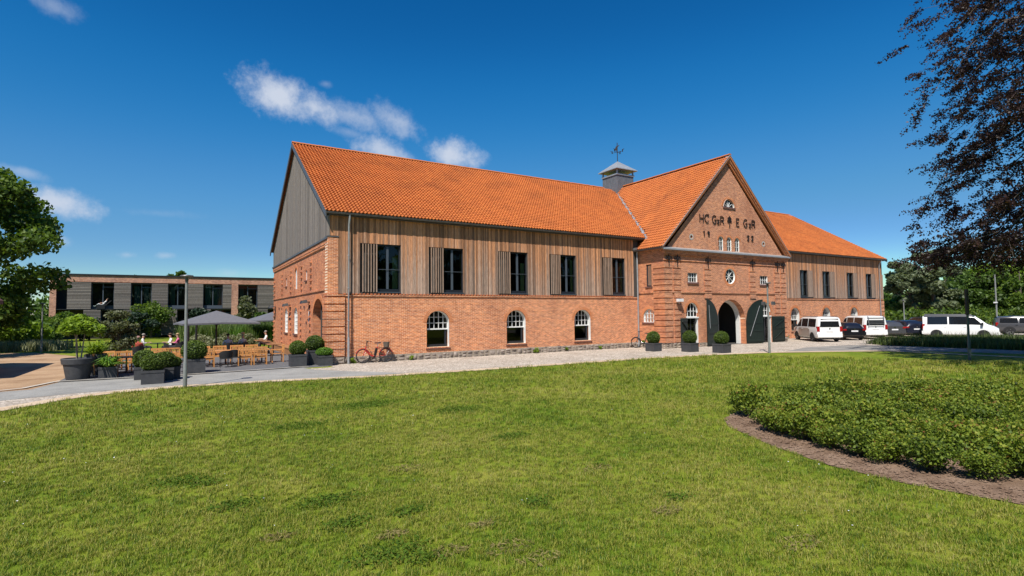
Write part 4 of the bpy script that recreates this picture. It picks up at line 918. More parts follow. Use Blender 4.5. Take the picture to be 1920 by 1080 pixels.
for ang in (R_(20),R_(110)):
    dx,dy=math.cos(ang)*.55,math.sin(ang)*.55; vn.tube([(cx-dx,cy-dy,17.85),(cx+dx,cy+dy,17.85)],.02,5)
    for s_ in (-1,1):
        vn.bar((cx+s_*dx,cy+s_*dy,17.78),(cx+s_*dx,cy+s_*dy,18.02),.03,.10,(0,1,0)); vn.bar((cx+s_*dx*1.05,cy+s_*dy*1.05,17.98),(cx+s_*dx*1.3,cy+s_*dy*1.3,18.05),.025,.05)
vn.build('weather_vane','iron',cb)
vf=MB(); q=lambda u,v,w:(cx+u*.8+w*.5,cy-u*.5+w*.8,v)
vf.poly([(-.28,18.05),(-.02,17.95),(-.02,18.35),(-.10,18.45),(-.22,18.2)],q,-.01,.01); vf.poly([(.02,18.3),(.22,18.5),(.2,18.56),(.02,18.42)],q,-.01,.01); vf.build('vane_flag','iron',cb)
# lamps and cameras fixed to the walls
def flood(mp,u,z,s=1):
    m=MB(); m.mbox(mp,u-.03,u+.03,z-.3,z+.10,-.06,.0); m.mbox(mp,u-.02,u+.02,z+.04,z+.09,-.3,-.06); m.add([mp(u-.2*s,z+.14,-.48),mp(u+.2*s,z+.14,-.48),mp(u+.2*s,z+.2,-.2),mp(u-.2*s,z+.2,-.2),mp(u-.3*s,z-.04,-.52),mp(u+.3*s,z-.04,-.52),mp(u+.3*s,z+.02,-.16),mp(u-.3*s,z+.02,-.16)],[(0,1,2,3),(4,7,6,5),(0,4,5,1),(1,5,6,2),(2,6,7,3),(3,7,4,0)])
    m.build('wall_lamp','black_metal',barn)
flood(G,33.3,3.25); flood(G,40.1,3.2); flood(G,47.2,3.2)
cm=MB(); cm.tube([GF(29.12,3.18,-.02),GF(29.2,3.08,-.2)],.025,6); cm.mbox(GF,28.9,29.38,3.2,3.4,-.38,-.16); cm.build('security_camera','plate_white',barn)
for y,z in ((34.1,2.0),(34.8,2.95),(45.0,3.0)): MB().mbox(G,y-.06,y+.06,z,z+.16,-.08,.0).build('wall_box','brick_dark',barn)
# ------------------------------------------------------------------ hotel behind the terrace
YH=81.35
hotel=thing('hotel','long low flat-roofed hotel with weathered timber screens and brick parapet behind the terrace','building',(-13.5,YH,0))
HF=lambda u,v,w:(u,YH+w,v)
MB().box(-13.5,26,YH+.05,YH+14,7.62,7.82).build('roof','black_metal',hotel)
MB().box(-13.55,26,YH-.10,YH-.02,7.62,7.80).build('roof_edge','black_metal',hotel)
MB().mbox(HF,-13.5,26,6.86,7.62,0,.3).build('brick_parapet','brick_hotel',hotel)
MB().box(-13.5,26,YH+1.6,YH+1.7,0,6.86).build('inner_wall','plaster_dark',hotel)
MB().box(-13.5,-13.2,YH+.3,YH+14,0,7.62).build('side_wall','brick_hotel',hotel)
MB().box(-13.2,26,YH+13.7,YH+14,0,7.62).build('rear_wall','brick_hotel',hotel)
MB().mbox(HF,-13.5,26,3.52,3.62,.0,1.6).build('floor_band','black_metal',hotel)
MB().mbox(HF,-13.5,26,6.80,6.86,.02,1.6).build('soffit','black_metal',hotel)
for (a,b_) in ((-13.5,-12.9),(5.32,6.11),(24.9,26)): MB().mbox(HF,a,b_,0,6.86,-.01,.3).build('brick_pier','brick_hotel',hotel)
def screen(u0,u1,z0,z1):
    so=MB().mbox(HF,u0+.02,u1-.02,z0,z1,.09,.14).build('timber_screen','plaster_dark',hotel); n=int((z1-z0)/.17)
    for i in range(n):
        z=z0+(z1-z0)*i/n; MB().mbox(HF,u0,u1,z+.03,z+(z1-z0)/n-.025,.0+random.uniform(0,.02),.085).build('slat','hotel_wood',so)
def hwin(u0,u1,z0,z1,curtain):
    w=.45; fr=MB(); mid=u0+(u1-u0)*.5; band=.42
    fr.mbox(HF,u0,u1,z0,z0+band,w-.02,w+.06); fr.mbox(HF,u0,u1,z1-.12,z1,w,w+.06)
    fo=fr.build('window','steel_frame',hotel); m=MB()
    for q in ((mid-.05,mid+.05,z0+band,z1-.12),(u0,u0+.08,z0+band,z1-.12),(u1-.08,u1,z0+band,z1-.12)): m.mbox(HF,*q,w,w+.06)
    m.mbox(HF,mid+.05,u1-.08,z1-.55,z1-.46,w,w+.06); m.build('mullion','steel_frame',fo)
    for (p,q) in ((u0+.08,mid-.05),(mid+.05,u1-.08)): MB().add([HF(p,z0+band,w+.04),HF(q,z0+band,w+.04),HF(q,z1-.12,w+.04),HF(p,z1-.12,w+.04)],[(0,1,2,3)]).build('pane','glass',fo)
    for (p,q) in curtain:
        cb=MB(); k=8; a,b_=u0+(u1-u0)*p,u0+(u1-u0)*q
        for i in range(k): cb.add([HF(a+(b_-a)*i/k,z0+.3,w+.3+.08*(i%2)),HF(a+(b_-a)*(i+1)/k,z0+.3,w+.3+.08*((i+1)%2)),HF(a+(b_-a)*(i+1)/k,z1-.35,w+.3+.08*((i+1)%2)),HF(a+(b_-a)*i/k,z1-.35,w+.3+.08*(i%2))],[(0,1,2,3)])
        cb.build('curtain','curtain_teal',fo)
US=[(-11.9,-9.67),(-7.44,-5.76),(-3.61,-1.9),(.25,2.0),(4.28,5.32),(8.51,10.6),(12.8,14.6),(17,18.8),(21,22.8)]
for a,b_ in US: screen(a,b_,3.62,6.80)
for a,b_,c in ((-9.67,-7.44,[]),(-5.76,-3.61,[(.14,.42),(.62,.85)]),(-1.9,.25,[(.12,.36)]),(2.0,4.28,[(.12,.4),(.55,.92)]),(6.11,8.51,[(.1,.3)]),(10.6,12.8,[(.1,.4)]),(14.6,17,[]),(18.8,21,[(.5,.9)])): hwin(a,b_,3.62,6.80,c)
LS=[(-10.35,-8.71),(-6.46,-4.79),(-2.55,-.87),(1.2,2.9),(8.0,9.8),(12,13.8),(16,17.8)]
for a,b_ in LS: screen(a,b_,.25,3.52)
for a,b_ in ((-8.71,-6.46),(-4.79,-2.55),(-.87,1.2),(2.9,5.3),(6.1,8.0),(9.8,12),(13.8,16)): hwin(a,b_,.1,3.52,[(.5,.9)] if a>-4 else [])
# brick outbuilding whose corner shows at the frame's edge
ob=thing('outbuilding','dark red brick outbuilding with tiled roof beside the dirt yard','building',(-8,33,0))
MB().box(-17,-8.4,29.5,37.2,0,3.5).build('wall','brick_front',ob)
MB().add([(-8.05,29.1,3.45),(-8.05,37.6,3.45),(-12.5,37.6,7.6),(-12.5,29.1,7.6),(-17.4,37.6,3.45),(-17.4,29.1,3.45)],[(0,1,2,3),(3,2,4,5),(0,3,5),(1,4,2)]).build('roof','brick_dark',ob)
MB().box(-8.4,-8.07,29.1,37.6,3.28,3.44).build('eave_board','brick_dark',ob)

# ------------------------------------------------------------------ vegetation
def blob_points(n, blobs, shell=.55):
    """points in a union of ellipsoids (c, r3), biased to the surface"""
    w=np.array([r[0]*r[1]*r[2] for c,r in blobs])**.67; w/=w.sum(); idx=RNG.choice(len(blobs),n,p=w)
    c=np.array([b[0] for b in blobs])[idx]; r=np.array([b[1] for b in blobs])[idx]
    d=RNG.normal(size=(n,3)); d/=np.linalg.norm(d,axis=1)[:,None]; rad=(shell+(1-shell)*RNG.uniform(0,1,n)**.6)*(1+RNG.normal(0,.07,n))
    return c+d*r*rad[:,None], d
def crown_blobs(cx,cy,z0,z1,rx,ry,n,rb=(.22,.36),taper=.0):
    out=[]
    for i in range(n):
        a=RNG.uniform(0,2*math.pi); h=RNG.uniform(0,1); prof=math.sin(math.pi*(.12+.80*h))**.7*(1-taper*h)
        q=math.sqrt(RNG.uniform(.15,1))*prof; r=RNG.uniform(*rb)*min(rx,ry)*(.7+.5*prof)
        out.append(((cx+math.cos(a)*q*(rx-r*.6),cy+math.sin(a)*q*(ry-r*.6),z0+r*.6+h*(z1-z0-r*1.2)),(r,r,r*.72)))
    return out
def limbs(m,base,top,blobs,r0,n=14):
    b0=Vector(base); t=Vector(top); m.tube([b0,b0+(t-b0)*.3+Vector((.1*r0,.2*r0,0)),b0+(t-b0)*.65,t],[r0*1.15,r0*.85,r0*.55,r0*.15],9)
    for c,r in blobs[:n]:
        c=Vector(c); s=b0+(t-b0)*min(.85,max(.22,(c.z-b0.z)/(t.z-b0.z+.01)*.62)); mid=(s+c)/2+Vector((0,0,-.06*(c-s).length))
        m.tube([s,mid,c],[r0*.32,r0*.2,r0*.06],6)
def tree(name,label,cat,base,h,rx,leafm,n,size,nb=26,r0=.25,z0=.25,barkm='bark',group=None,taper=0,rb=(.22,.36),ry=None,shell=.5):
    t=thing(name,label,cat,base,group=group); x,y,z=base
    bl=crown_blobs(x,y,z+h*z0,z+h,rx,ry or rx,nb,rb,taper); m=MB(); limbs(m,(x,y,z-.05),(x,y,z+h*.9),bl,r0); m.build('trunk',barkm,t,smooth=60)
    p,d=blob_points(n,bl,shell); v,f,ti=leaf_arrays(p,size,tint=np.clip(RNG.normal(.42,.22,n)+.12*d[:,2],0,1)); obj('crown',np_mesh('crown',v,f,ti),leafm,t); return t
def shrub(name,label,base,h,r,leafm,n,size,nb=10,group=None,cat='shrub',shell=.4):
    return tree(name,label,cat,base,h,r,leafm,n,size,nb,.03+.02*h,.02,group=group,rb=(.3,.5),shell=shell)
# big maple at the left edge
tree('maple_tree','large dark green maple tree beside the dirt yard, reaching over the hotel','tree',(-14.3,50.5,0),14.8,7.4,'leaf_maple',34000,.21,95,.42,.06,rb=(.09,.19),shell=.2)
# shrubs under it
for i,(px,py,dep,h,r,m) in enumerate([(10,640,44,3.2,2.2,'leaf_light'),(40,640,47,2.6,1.8,'leaf_light'),(75,640,52,2.2,2.0,'leaf_mid'),(110,640,58,3.4,2.2,'leaf_maple'),(150,632,60,3.0,2.4,'leaf_conifer')]):
    q=Vector((0,0,CAM_H))+ray(px,py)*dep; shrub('shrub',['pale green bushy shrub under the maple tree','pale green shrub beside the maple trunk','mid green rounded shrub near the hotel corner','dark leafy shrub in front of the hotel corner','dark evergreen shrub before the hotel ground floor'][i],(q.x,q.y,0),h,r,m,2600,.2)
# low pale planting strip in front of the hotel
def tufts(name,label,pts,h,spread,blades,mat,kind='stuff',wid=.02,cat='plants'):
    V=[];Fc=[];T=[]
    n=len(pts)*blades; base=np.repeat(np.asarray(pts,float),blades,0); base[:,:2]+=RNG.normal(0,spread,(n,2))
    a=RNG.uniform(0,2*math.pi,n); lean=RNG.uniform(.05,.55,n)*h; hh=h*RNG.uniform(.5,1.1,n)
    d=np.stack([np.cos(a),np.sin(a),np.zeros(n)],1); s=np.stack([-np.sin(a),np.cos(a),np.zeros(n)],1)*wid
    mid=base+d*(lean*.35)[:,None]+np.array([0,0,1])*(hh*.62)[:,None]; tip=base+d*lean[:,None]+np.array([0,0,1])*hh[:,None]
    v=np.stack([base-s,base+s,mid+s*.7,mid-s*.7,tip],1).reshape(-1,3); k=np.arange(n)*5
    f=np.stack([k,k+1,k+2,k,k+2,k+3,k+3,k+2,k+4],1).reshape(-1,3); t=np.repeat(RNG.uniform(0,1,n),3)
    return obj(name,np_mesh(name,v,f,t),mat,kind=kind,label=label,cat=cat)
def clusters(n,k,x0,x1,y0,y1,sp):
    c=np.stack([RNG.uniform(x0,x1,k),RNG.uniform(y0,y1,k)],1); i=RNG.integers(0,k,n); q=c[i]+RNG.normal(0,sp,(n,2)); return [(x,y,0) for x,y in q]
tufts('tall_grass','tall green ornamental grass between the terrace and the hotel',clusters(300,16,.5,9,53,64,.55),1.9,.22,60,'leaf_reed',wid=.03)
tufts('bright_reeds','bright green reeds standing behind the parasols',clusters(90,6,1.5,8.5,51,56,.4),1.7,.2,60,'leaf_bright',wid=.03)
for i in range(15):
    x,y=RNG.uniform(-.6,6.2),RNG.uniform(47,52); h=RNG.uniform(.6,1.25)
    shrub('sage_bush','pale sage bush in the planting behind the terrace',(x,y,0),h,h*.75,'leaf_sage',1500,.09,8,group='sage bushes behind the terrace')
pts=[(x,y,0) for x,y in zip(RNG.uniform(-14,-8.5,90),RNG.uniform(55,60,90))]; tufts('dry_perennials','straw coloured low perennials at the foot of the hotel lawn',pts,.8,.4,50,'leaf_sage',wid=.04)
for i,(px,dep,h,r,m,lb) in enumerate([(283,66,4.6,2.6,'leaf_maple','broad dark evergreen bush before the hotel, behind the seated group'),(262,62,3.2,1.6,'leaf_conifer','dark narrow evergreen bush beside the broad bush'),(465,64,5.2,1.7,'leaf_olive','upright grey green bush between the parasols and the hotel'),(495,60,3.0,1.5,'leaf_mid','green bush beside the second parasol'),(375,70,3.6,1.6,'leaf_conifer','dark conifer bush above the large parasol'),(205,66,2.6,1.7,'leaf_conifer','dark low evergreen bush behind the olive tree')]):
    q=Vector((0,0,CAM_H))+ray(px,640)*dep; shrub('bush',lb,(q.x,q.y,0),h,r,m,3200,.2)
# trees behind the hotel and the far wood
for i,px in enumerate((182,260,330,372,402)):
    q=Vector((0,0,CAM_H))+ray(px,520)*150; tree('far_tree','treetop just showing above the hotel roof','tree',(q.x,q.y,0),13.6+.9*(i%3),4.5,'leaf_mid',1500,.7,10,.3,.3,group='treetops behind the hotel')
# right background
def at(px,dep): q=Vector((0,0,CAM_H))+ray(px,585)*dep; return (q.x,q.y,0)
tree('willow_tree','tall grey green willow with open airy crown beyond the car park','tree',at(1712,78),10.6,3.9,'leaf_willow',10000,.26,26,.3,.22,rb=(.15,.26),shell=.35)
tree('willow_tree','smaller grey green willow behind the cars','tree',at(1752,76),10.8,4,'leaf_willow',9000,.36,20,.35,.2,rb=(.18,.3))
def conifer(px,dep,h,lb):
    x,y,_=at(px,dep); t=thing('conifer_tree',lb,'tree',(x,y,0)); MB().tube([(x,y,-.05),(x,y,h)],[.2,.03],7).build('trunk','bark',t)
    n=5000; hh=RNG.uniform(.03,1,n)**.8; a=RNG.uniform(0,2*math.pi,n); tier=.75+.25*np.cos(hh*52); r=(1-hh)*h*.27*tier*np.sqrt(RNG.uniform(.1,1,n)); p=np.stack([x+r*np.cos(a),y+r*np.sin(a),hh*h-r*.25],1)
    v,f,ti=leaf_arrays(p,.34,aspect=2.2); obj('crown',np_mesh('crown',v,f,ti),'leaf_conifer',t)
conifer(1686,86,7.6,'small dark spruce beside the barn corner')
BT=[(1663,96,5.6,4.5,'leaf_mid'),(1700,82,4.4,4,'leaf_mid'),(1735,84,5.2,4.2,'leaf_mid'),(1775,80,6.5,5,'leaf_mid'),(1815,86,9.0,5.5,'leaf_mid'),(1850,78,7.4,5,'leaf_maple'),(1885,84,9.8,6,'leaf_light'),(1915,76,8.6,5.5,'leaf_maple'),(1960,82,10,6,'leaf_mid'),(1830,104,10.5,6,'leaf_maple'),(1895,108,11.5,7,'leaf_mid'),(2010,78,10,6.5,'leaf_mid'),(2080,76,9,6,'leaf_maple')]
for i,(px,dep,h,r,m) in enumerate(BT):
    x,y,_=at(px,dep); tree('park_tree',{'leaf_mid':'mid green leafy tree at the back of the car park','leaf_light':'bright yellow green tree at the back of the car park','leaf_maple':'dark green leafy tree at the back of the car park'}[m],'tree',(x,y,0),h,r,m,7500,.30,20,.25,.05,group='trees behind the car park',rb=(.2,.34))
hp=[]
for px in range(1630,2100,9):
    x,y,_=at(px,70+RNG.uniform(-2,2)); hp.append(((x,y,1.0+RNG.uniform(-.2,.3)),(1.5,1.5,1.5)))
p,d=blob_points(16000,hp,.3); v,f,ti=leaf_arrays(p,.26); obj('hedge',np_mesh('hedge',v,f,ti),'leaf_maple',label='informal green hedge along the back of the car park',cat='hedge')
fp=[]
for k in range(90):
    an=YAW+R_(-50+k*1.25); fp.append(((math.sin(an)*260,math.cos(an)*260,4+RNG.uniform(-1,1.5)),(9,9,6+RNG.uniform(0,2))))
p,d=blob_points(24000,fp,.5); v,f,ti=leaf_arrays(p,1.3); obj('distant_wood',np_mesh('distant_wood',v,f,ti),'leaf_mid',kind='stuff',label='distant green wood closing the horizon',cat='wood')
# copper beech leaning in from the right
bt=thing('copper_beech','huge copper beech with drooping purple foliage overhanging the lawn','tree',(34.5,2.8,0))
bx,by=34.5,2.8; bm=MB(); bm.tube([(bx,by,-.1),(bx+.1,by,3),(bx-.1,by+.1,9),(bx,by,25)],[.75,.62,.5,.15],14)
lp=[];nrm=[]; lt=[]
for k in range(440):
    a=RNG.uniform(R_(75),R_(300)) if k<400 else RNG.uniform(0,6.28); z0=RNG.uniform(6.0,26); L=RNG.uniform(6.8,9.6)*(1.08 if z0<20 else 1-.06*(z0-20))
    s=Vector((bx,by,z0)); dr=Vector((math.cos(a),math.sin(a),0)); pts=[]; rise=RNG.uniform(.02,.30)
    for j in range(8):
        t=j/7; pts.append(s+dr*L*t+Vector((0,0,L*(rise*t-.62*t*t*RNG.uniform(.8,1.1)))))
    if min(p_.z for p_ in pts)<4.8: pts=[Vector((p_.x,p_.y,max(p_.z,4.8+.9*RNG.uniform(0,1)))) for p_ in pts]
    if k<190: bm.tube(pts,[.085*(1-.9*j/7)*(1.3-z0/32) for j in range(8)],5)
    for j in range(1,8):
        c=pts[j]; m_=int(165*(.55+.6*j/7))
        # drooping twigs in flat sprays
        for tw in range(3):
            td=(dr*RNG.uniform(.2,1)+Vector((RNG.normal()*.8,RNG.normal()*.8,-RNG.uniform(.25,1.0)))).normalized(); tl=RNG.uniform(.5,1.5); mm=m_//3
            tt=RNG.uniform(0,1,mm); q=np.array(c)+np.outer(tt*tl,np.array(td))+RNG.normal(0,.09,(mm,3))*np.array([1,1,.6]); lp.append(q); lt.append(np.full(mm,RNG.normal(.45,.2))+RNG.normal(0,.15,mm))
            if k%3==0: bm.tube([c,c+td*tl],[.012,.004],4)
bm.build('trunk','bark',bt,smooth=60)
lp=np.concatenate(lp); lt=np.concatenate(lt); v,f,ti=leaf_arrays(lp,.074,tint=lt,aspect=1.35); obj('crown',np_mesh('crown',v,f,ti),'leaf_beech',bt)

# rose bushes in the bed
def inpoly(x,y,P):
    r=False; j=len(P)-1
    for i in range(len(P)):
        if (P[i][1]>y)!=(P[j][1]>y) and x<(P[j][0]-P[i][0])*(y-P[i][1])/(P[j][1]-P[i][1])+P[i][0]: r=not r
        j=i
    return r
def edge_d(x,y,P):
    best=9e9
    for i in range(len(P)):
        a,b_=P[i],P[(i+1)%len(P)]; dx,dy=b_[0]-a[0],b_[1]-a[1]; t=max(0,min(1,((x-a[0])*dx+(y-a[1])*dy)/(dx*dx+dy*dy))); best=min(best,math.hypot(x-a[0]-t*dx,y-a[1]-t*dy))
    return best
RV=[]
for k in range(6):
    bl=[((0,0,.28),(.34,.34,.26))]+[((RNG.uniform(-.26,.26),RNG.uniform(-.26,.26),RNG.uniform(.22,.46)),(.2,.2,.17)) for _ in range(8)]
    n=2500; p,d=blob_points(n,bl,.42); p[:,2]=np.maximum(p[:,2],.02); v,f,ti=leaf_arrays(p,.034,tint=np.clip(RNG.normal(.42,.22,n)+.6*np.clip(p[:,2]-.32,-.2,.4),0,1),aspect=1.4,normal=np.tile([0,0,.45],(n,1)))
    me=np_mesh('foliage',v,f,ti); me.materials.append(MAT['leaf_rose'])
    sm=MB()
    for j in range(6): a=j*1.05; sm.tube([(0,0,0),(.1*math.cos(a),.1*math.sin(a),.2),(.22*math.cos(a),.22*math.sin(a),.42)],[.008,.006,.003],4)
    sme=sm.mesh('stem'); sme.materials.append(MAT['bark']); RV.append((me,sme))
nb=0; yy=-1.6
while yy<9.6:
    xx=8.6+(.31 if int(yy*10)%2 else 0)
    while xx<23.6:
        x=xx+random.uniform(-.14,.14); y=yy+random.uniform(-.14,.14); e=edge_d(x,y,BED)
        if inpoly(x,y,BED) and e>(.62 if (x<11.5 or y<1) else .35)+random.uniform(-.12,.18) and nb<290 and (y>.3 or x<13) and random.random()>.07:
            s_=random.uniform(.78,1.25); me,sme=RV[nb%6]
            t=thing('rose_bush','low leafy rose bush in the curved flower bed','bush',(x,y,.01),random.uniform(0,6.28),'rose bushes in the flower bed',(s_,s_,s_*random.uniform(.8,1.12)))
            obj('foliage',me,None,t,world=False); obj('stem',sme,None,t,world=False); nb+=1
        xx+=.66
    yy+=.60
# crumbs of soil and dead leaves on the bed margin
cp=[]
while len(cp)<2600:
    x,y=random.uniform(8.7,12.5),random.uniform(1.5,8.7)
    if inpoly(x,y,BED) and edge_d(x,y,BED)<random.uniform(.1,1.3): cp.append((x,y))
V=[];Fq=[];Tq=[]
for x,y in cp:
    r=random.choice((.008,.012,.018,.03))*random.uniform(.7,1.2); k=len(V); z=.012+r*.4
    V+=[(x-r,y-r*.7,z),(x+r,y-r*.6,z),(x+r*.7,y+r,z),(x-r*.8,y+r*.9,z),(x+random.uniform(-r,r)*.4,y,z+r*.9)]
    Fq+=[(k,k+1,k+4),(k+1,k+2,k+4),(k+2,k+3,k+4),(k+3,k,k+4)]
cme=bpy.data.meshes.new('soil_clods'); cme.from_pydata(V,[],Fq); obj('soil_clods',cme,'bed_soil',kind='stuff',label='crumbled soil clods along the edge of the flower bed',cat='soil')
# long grass on the planted island by the cars
ip=[(41.7,18.8),(42.9,20.1),(45.5,20.4),(50,19.6),(54,17.5),(56,13),(56,4),(45,0),(43.2,8),(42.2,11.4),(41.8,15)]
sheet('planted_island',ip,.02,'lawn')
P_=[]
while len(P_)<2600:
    x,y=RNG.uniform(41,57),RNG.uniform(-1,21)
    if inpoly(x,y,ip) and (y>3): P_.append((x,y,.02))
tufts('island_grass','unmown long grass and wild plants on the island beside the car park',P_,.46,.18,24,'leaf_meadow',wid=.022)
# weeds along the wall foot
for i,(x,y,s_) in enumerate([(7.5,D-.12,.35),(10.6,D-.15,.3),(18.9,D-.18,.38),(21.3,D-.15,.25),(27.9,D-.4,.5),(38.0,DC-.25,.25),(42.3,DC+.3,.5),(24.2,D-.12,.25)]):
    shrub('weed',['small green weed at the foot of the downpipe','green weed under the red bicycle basket','round green weed between two arched windows','tiny weed at the plinth before the last window','spiky green weed beside the dark bicycle','creeping weed under the open gate leaf','pale weed at the gatehouse corner by the van','tiny weed near the end of the stone plinth'][i],(x,y,.0),s_,s_*.6,'leaf_light',160,.06,4,cat='weed')
# lawn grass blades: real tufts, denser near the camera
gv=[]
for k in range(5):
    n=16; m=MB(); tl=[]
    for j in range(n):
        a=random.uniform(0,6.28); r=random.uniform(0,.05); x,y=r*math.cos(a),r*math.sin(a); b_=random.uniform(0,6.28); h=random.uniform(.018,.05); ln=random.uniform(.2,1.1)*h; w=.0026
        dx,dy=math.cos(b_),math.sin(b_); m.add([(x-dy*w,y+dx*w,0),(x+dy*w,y-dx*w,0),(x+dx*ln*.4+dy*w*.7,y+dy*ln*.4-dx*w*.7,h*.65),(x+dx*ln*.4-dy*w*.7,y+dy*ln*.4+dx*w*.7,h*.65),(x+dx*ln,y+dy*ln,h)],[(0,1,2,3),(3,2,4)]); t=random.random(); tl+=[t,t]
    me=m.mesh('grass_tuft'); me.materials.append(MAT['grass_blade']); at_=me.attributes.new('tint','FLOAT','FACE'); at_.data.foreach_set('value',tl); gv.append(me)
lawn_poly=EDGE[2:18]+[(34,-12),(-14,-12),(-14,14)]
gp=[];gs=[]
for (r0,r1,dens,sc_) in ((4.2,8,420,1.0),(8,12,230,1.15),(12,17,95,1.5),(17,24,40,2.1),(24,33,13,3.0)):
    na=int(dens*math.pi*(r1**2-r0**2)*(96/360)); rr=np.sqrt(RNG.uniform(r0**2,r1**2,na)); aa=YAW+RNG.uniform(-R_(48),R_(48),na); X=rr*np.sin(aa); Y=rr*np.cos(aa)
    for x,y in zip(X,Y):
        if y>23.2 or not inpoly(x,y,lawn_poly): continue
        if 8.5<x<24 and y<10 and inpoly(x,y,BED): continue
        gp.append((x,y,0.0)); gs.append(sc_)
gm=bpy.data.meshes.new('lawn_blades'); gm.from_pydata(gp,[],[]); a=gm.attributes.new('gscale','FLOAT','POINT'); a.data.foreach_set('value',[s*random.uniform(.7,1.25) for s in gs])
go=obj('lawn_blades',gm,None,kind='stuff',label='short mown grass blades of the front lawn',cat='grass')
gc=bpy.data.collections.new('grass_sources')
for i,me in enumerate(gv): gc.objects.link(bpy.data.objects.new('grass_tuft',me))
ng=bpy.data.node_groups.new('scatter','GeometryNodeTree'); ng.interface.new_socket('Geometry',in_out='INPUT',socket_type='NodeSocketGeometry'); ng.interface.new_socket('Geometry',in_out='OUTPUT',socket_type='NodeSocketGeometry')
N=ng.nodes; L_=ng.links; gi=N.new('NodeGroupInput'); gout=N.new('NodeGroupOutput'); iop=N.new('GeometryNodeInstanceOnPoints'); ci=N.new('GeometryNodeCollectionInfo'); ci.inputs['Collection'].default_value=gc; ci.inputs['Separate Children'].default_value=True; ci.inputs['Reset Children'].default_value=True
rv=N.new('FunctionNodeRandomValue'); rv.data_type='FLOAT_VECTOR'; rv.inputs[0].default_value=(-.12,-.12,0); rv.inputs[1].default_value=(.12,.12,6.283)
na_=N.new('GeometryNodeInputNamedAttribute'); na_.data_type='FLOAT'; na_.inputs['Name'].default_value='gscale'
L_.new(gi.outputs[0],iop.inputs['Points']); L_.new(ci.outputs[0],iop.inputs['Instance']); iop.inputs['Pick Instance'].default_value=True; L_.new(rv.outputs[0],iop.inputs['Rotation']); L_.new(na_.outputs[0],iop.inputs['Scale']); L_.new(iop.outputs[0],gout.inputs[0])
md=go.modifiers.new('scatter','NODES'); md.node_group=ng
# darker clover patches in the lawn
for i,(px,py,rad) in enumerate([(735,1040,.32),(800,1050,.16),(650,985,.22),(440,950,.26),(340,905,.3),(1000,945,.18),(620,940,.3),(770,960,.2),(1270,935,.16),(560,800,.5),(860,770,.5),(690,760,.7),(960,820,.3),(380,910,.2)]):
    d=ray(px,py); k=-CAM_H/d.z; x,y=d.x*k,d.y*k; n=int(1500*rad*rad*3.14)+40
    rr=rad*np.sqrt(RNG.uniform(0,1,n))*(1+RNG.normal(0,.25,n)); aa=RNG.uniform(0,6.283,n); p=np.stack([x+rr*np.cos(aa)*1.3,y+rr*np.sin(aa)*.8,RNG.uniform(.02,.06,n)],1)
    v,f,ti=leaf_arrays(p,.03,flat=.8,aspect=1.1,normal=np.tile([0,0,1.],(n,1))); obj('clover_patch',np_mesh('clover_patch',v,f,ti),'leaf_clover',kind='stuff',label='darker green clover patch in the lawn',cat='clover',group='clover patches in the lawn')

tufts('island_seedheads','taller pale grass stems rising over the island planting',[P_[i] for i in range(0,2600,5)],0.8,.25,7,'leaf_reed',wid=.012)
# the park trees behind the viewer, which the windows mirror
wb=[]
for k in range(70):
    x=-50+k*2.6+RNG.uniform(-1,1); wb.append(((x,-42+RNG.uniform(-4,4)+.12*abs(x-20),7+RNG.uniform(-4,9)),(4.5,4,5.5)))
    wb.append(((x,-42+RNG.uniform(-4,4)+.12*abs(x-20),4),(4,4,5)))
p,d=blob_points(20000,wb,.4); v,f,ti=leaf_arrays(p,1.1); obj('park_woodland',np_mesh('park_woodland',v,f,ti),'leaf_maple',kind='stuff',label='belt of dark park trees across the lawn, mirrored in the windows',cat='wood')

# worn dry spots and daisies in the lawn
dp=[]; 
for i,(px,py,rad) in enumerate([(845,1035,.16),(955,1030,.2),(735,1005,.14),(905,985,.12),(1010,1050,.18),(1250,960,.16),(520,1010,.14),(1120,880,.2),(760,880,.22),(1500,1020,.2)]):
    d=ray(px,py); k=-CAM_H/d.z; x,y=d.x*k,d.y*k; n=130
    rr=rad*np.sqrt(RNG.uniform(0,1,n)); aa=RNG.uniform(0,6.283,n); p=np.stack([x+rr*np.cos(aa)*1.4,y+rr*np.sin(aa)*.8,RNG.uniform(.015,.035,n)],1)
    v,f,ti=leaf_arrays(p,.014,flat=.9,aspect=4.5); obj('dry_grass',np_mesh('dry_grass',v,f,ti),'straw_blade',kind='stuff',label='worn patch of dry straw coloured grass in the lawn',cat='dry grass',group='dry patches in the lawn')
n=70; p=[]
while len(p)<n:
    a=YAW+RNG.uniform(-R_(44),R_(44)); r=RNG.uniform(7,19); x,y=r*math.sin(a),r*math.cos(a)
    if inpoly(x,y,lawn_poly) and not inpoly(x,y,BED): p.append((x,y,.055))
v,f,ti=leaf_arrays(np.array(p),.022,flat=1,aspect=1.0,normal=np.tile([0,0,3.],(n,1))); obj('daisies',np_mesh('daisies',v,f,ti),'plate_white',kind='stuff',label='tiny white daisies scattered over the lawn',cat='flowers')
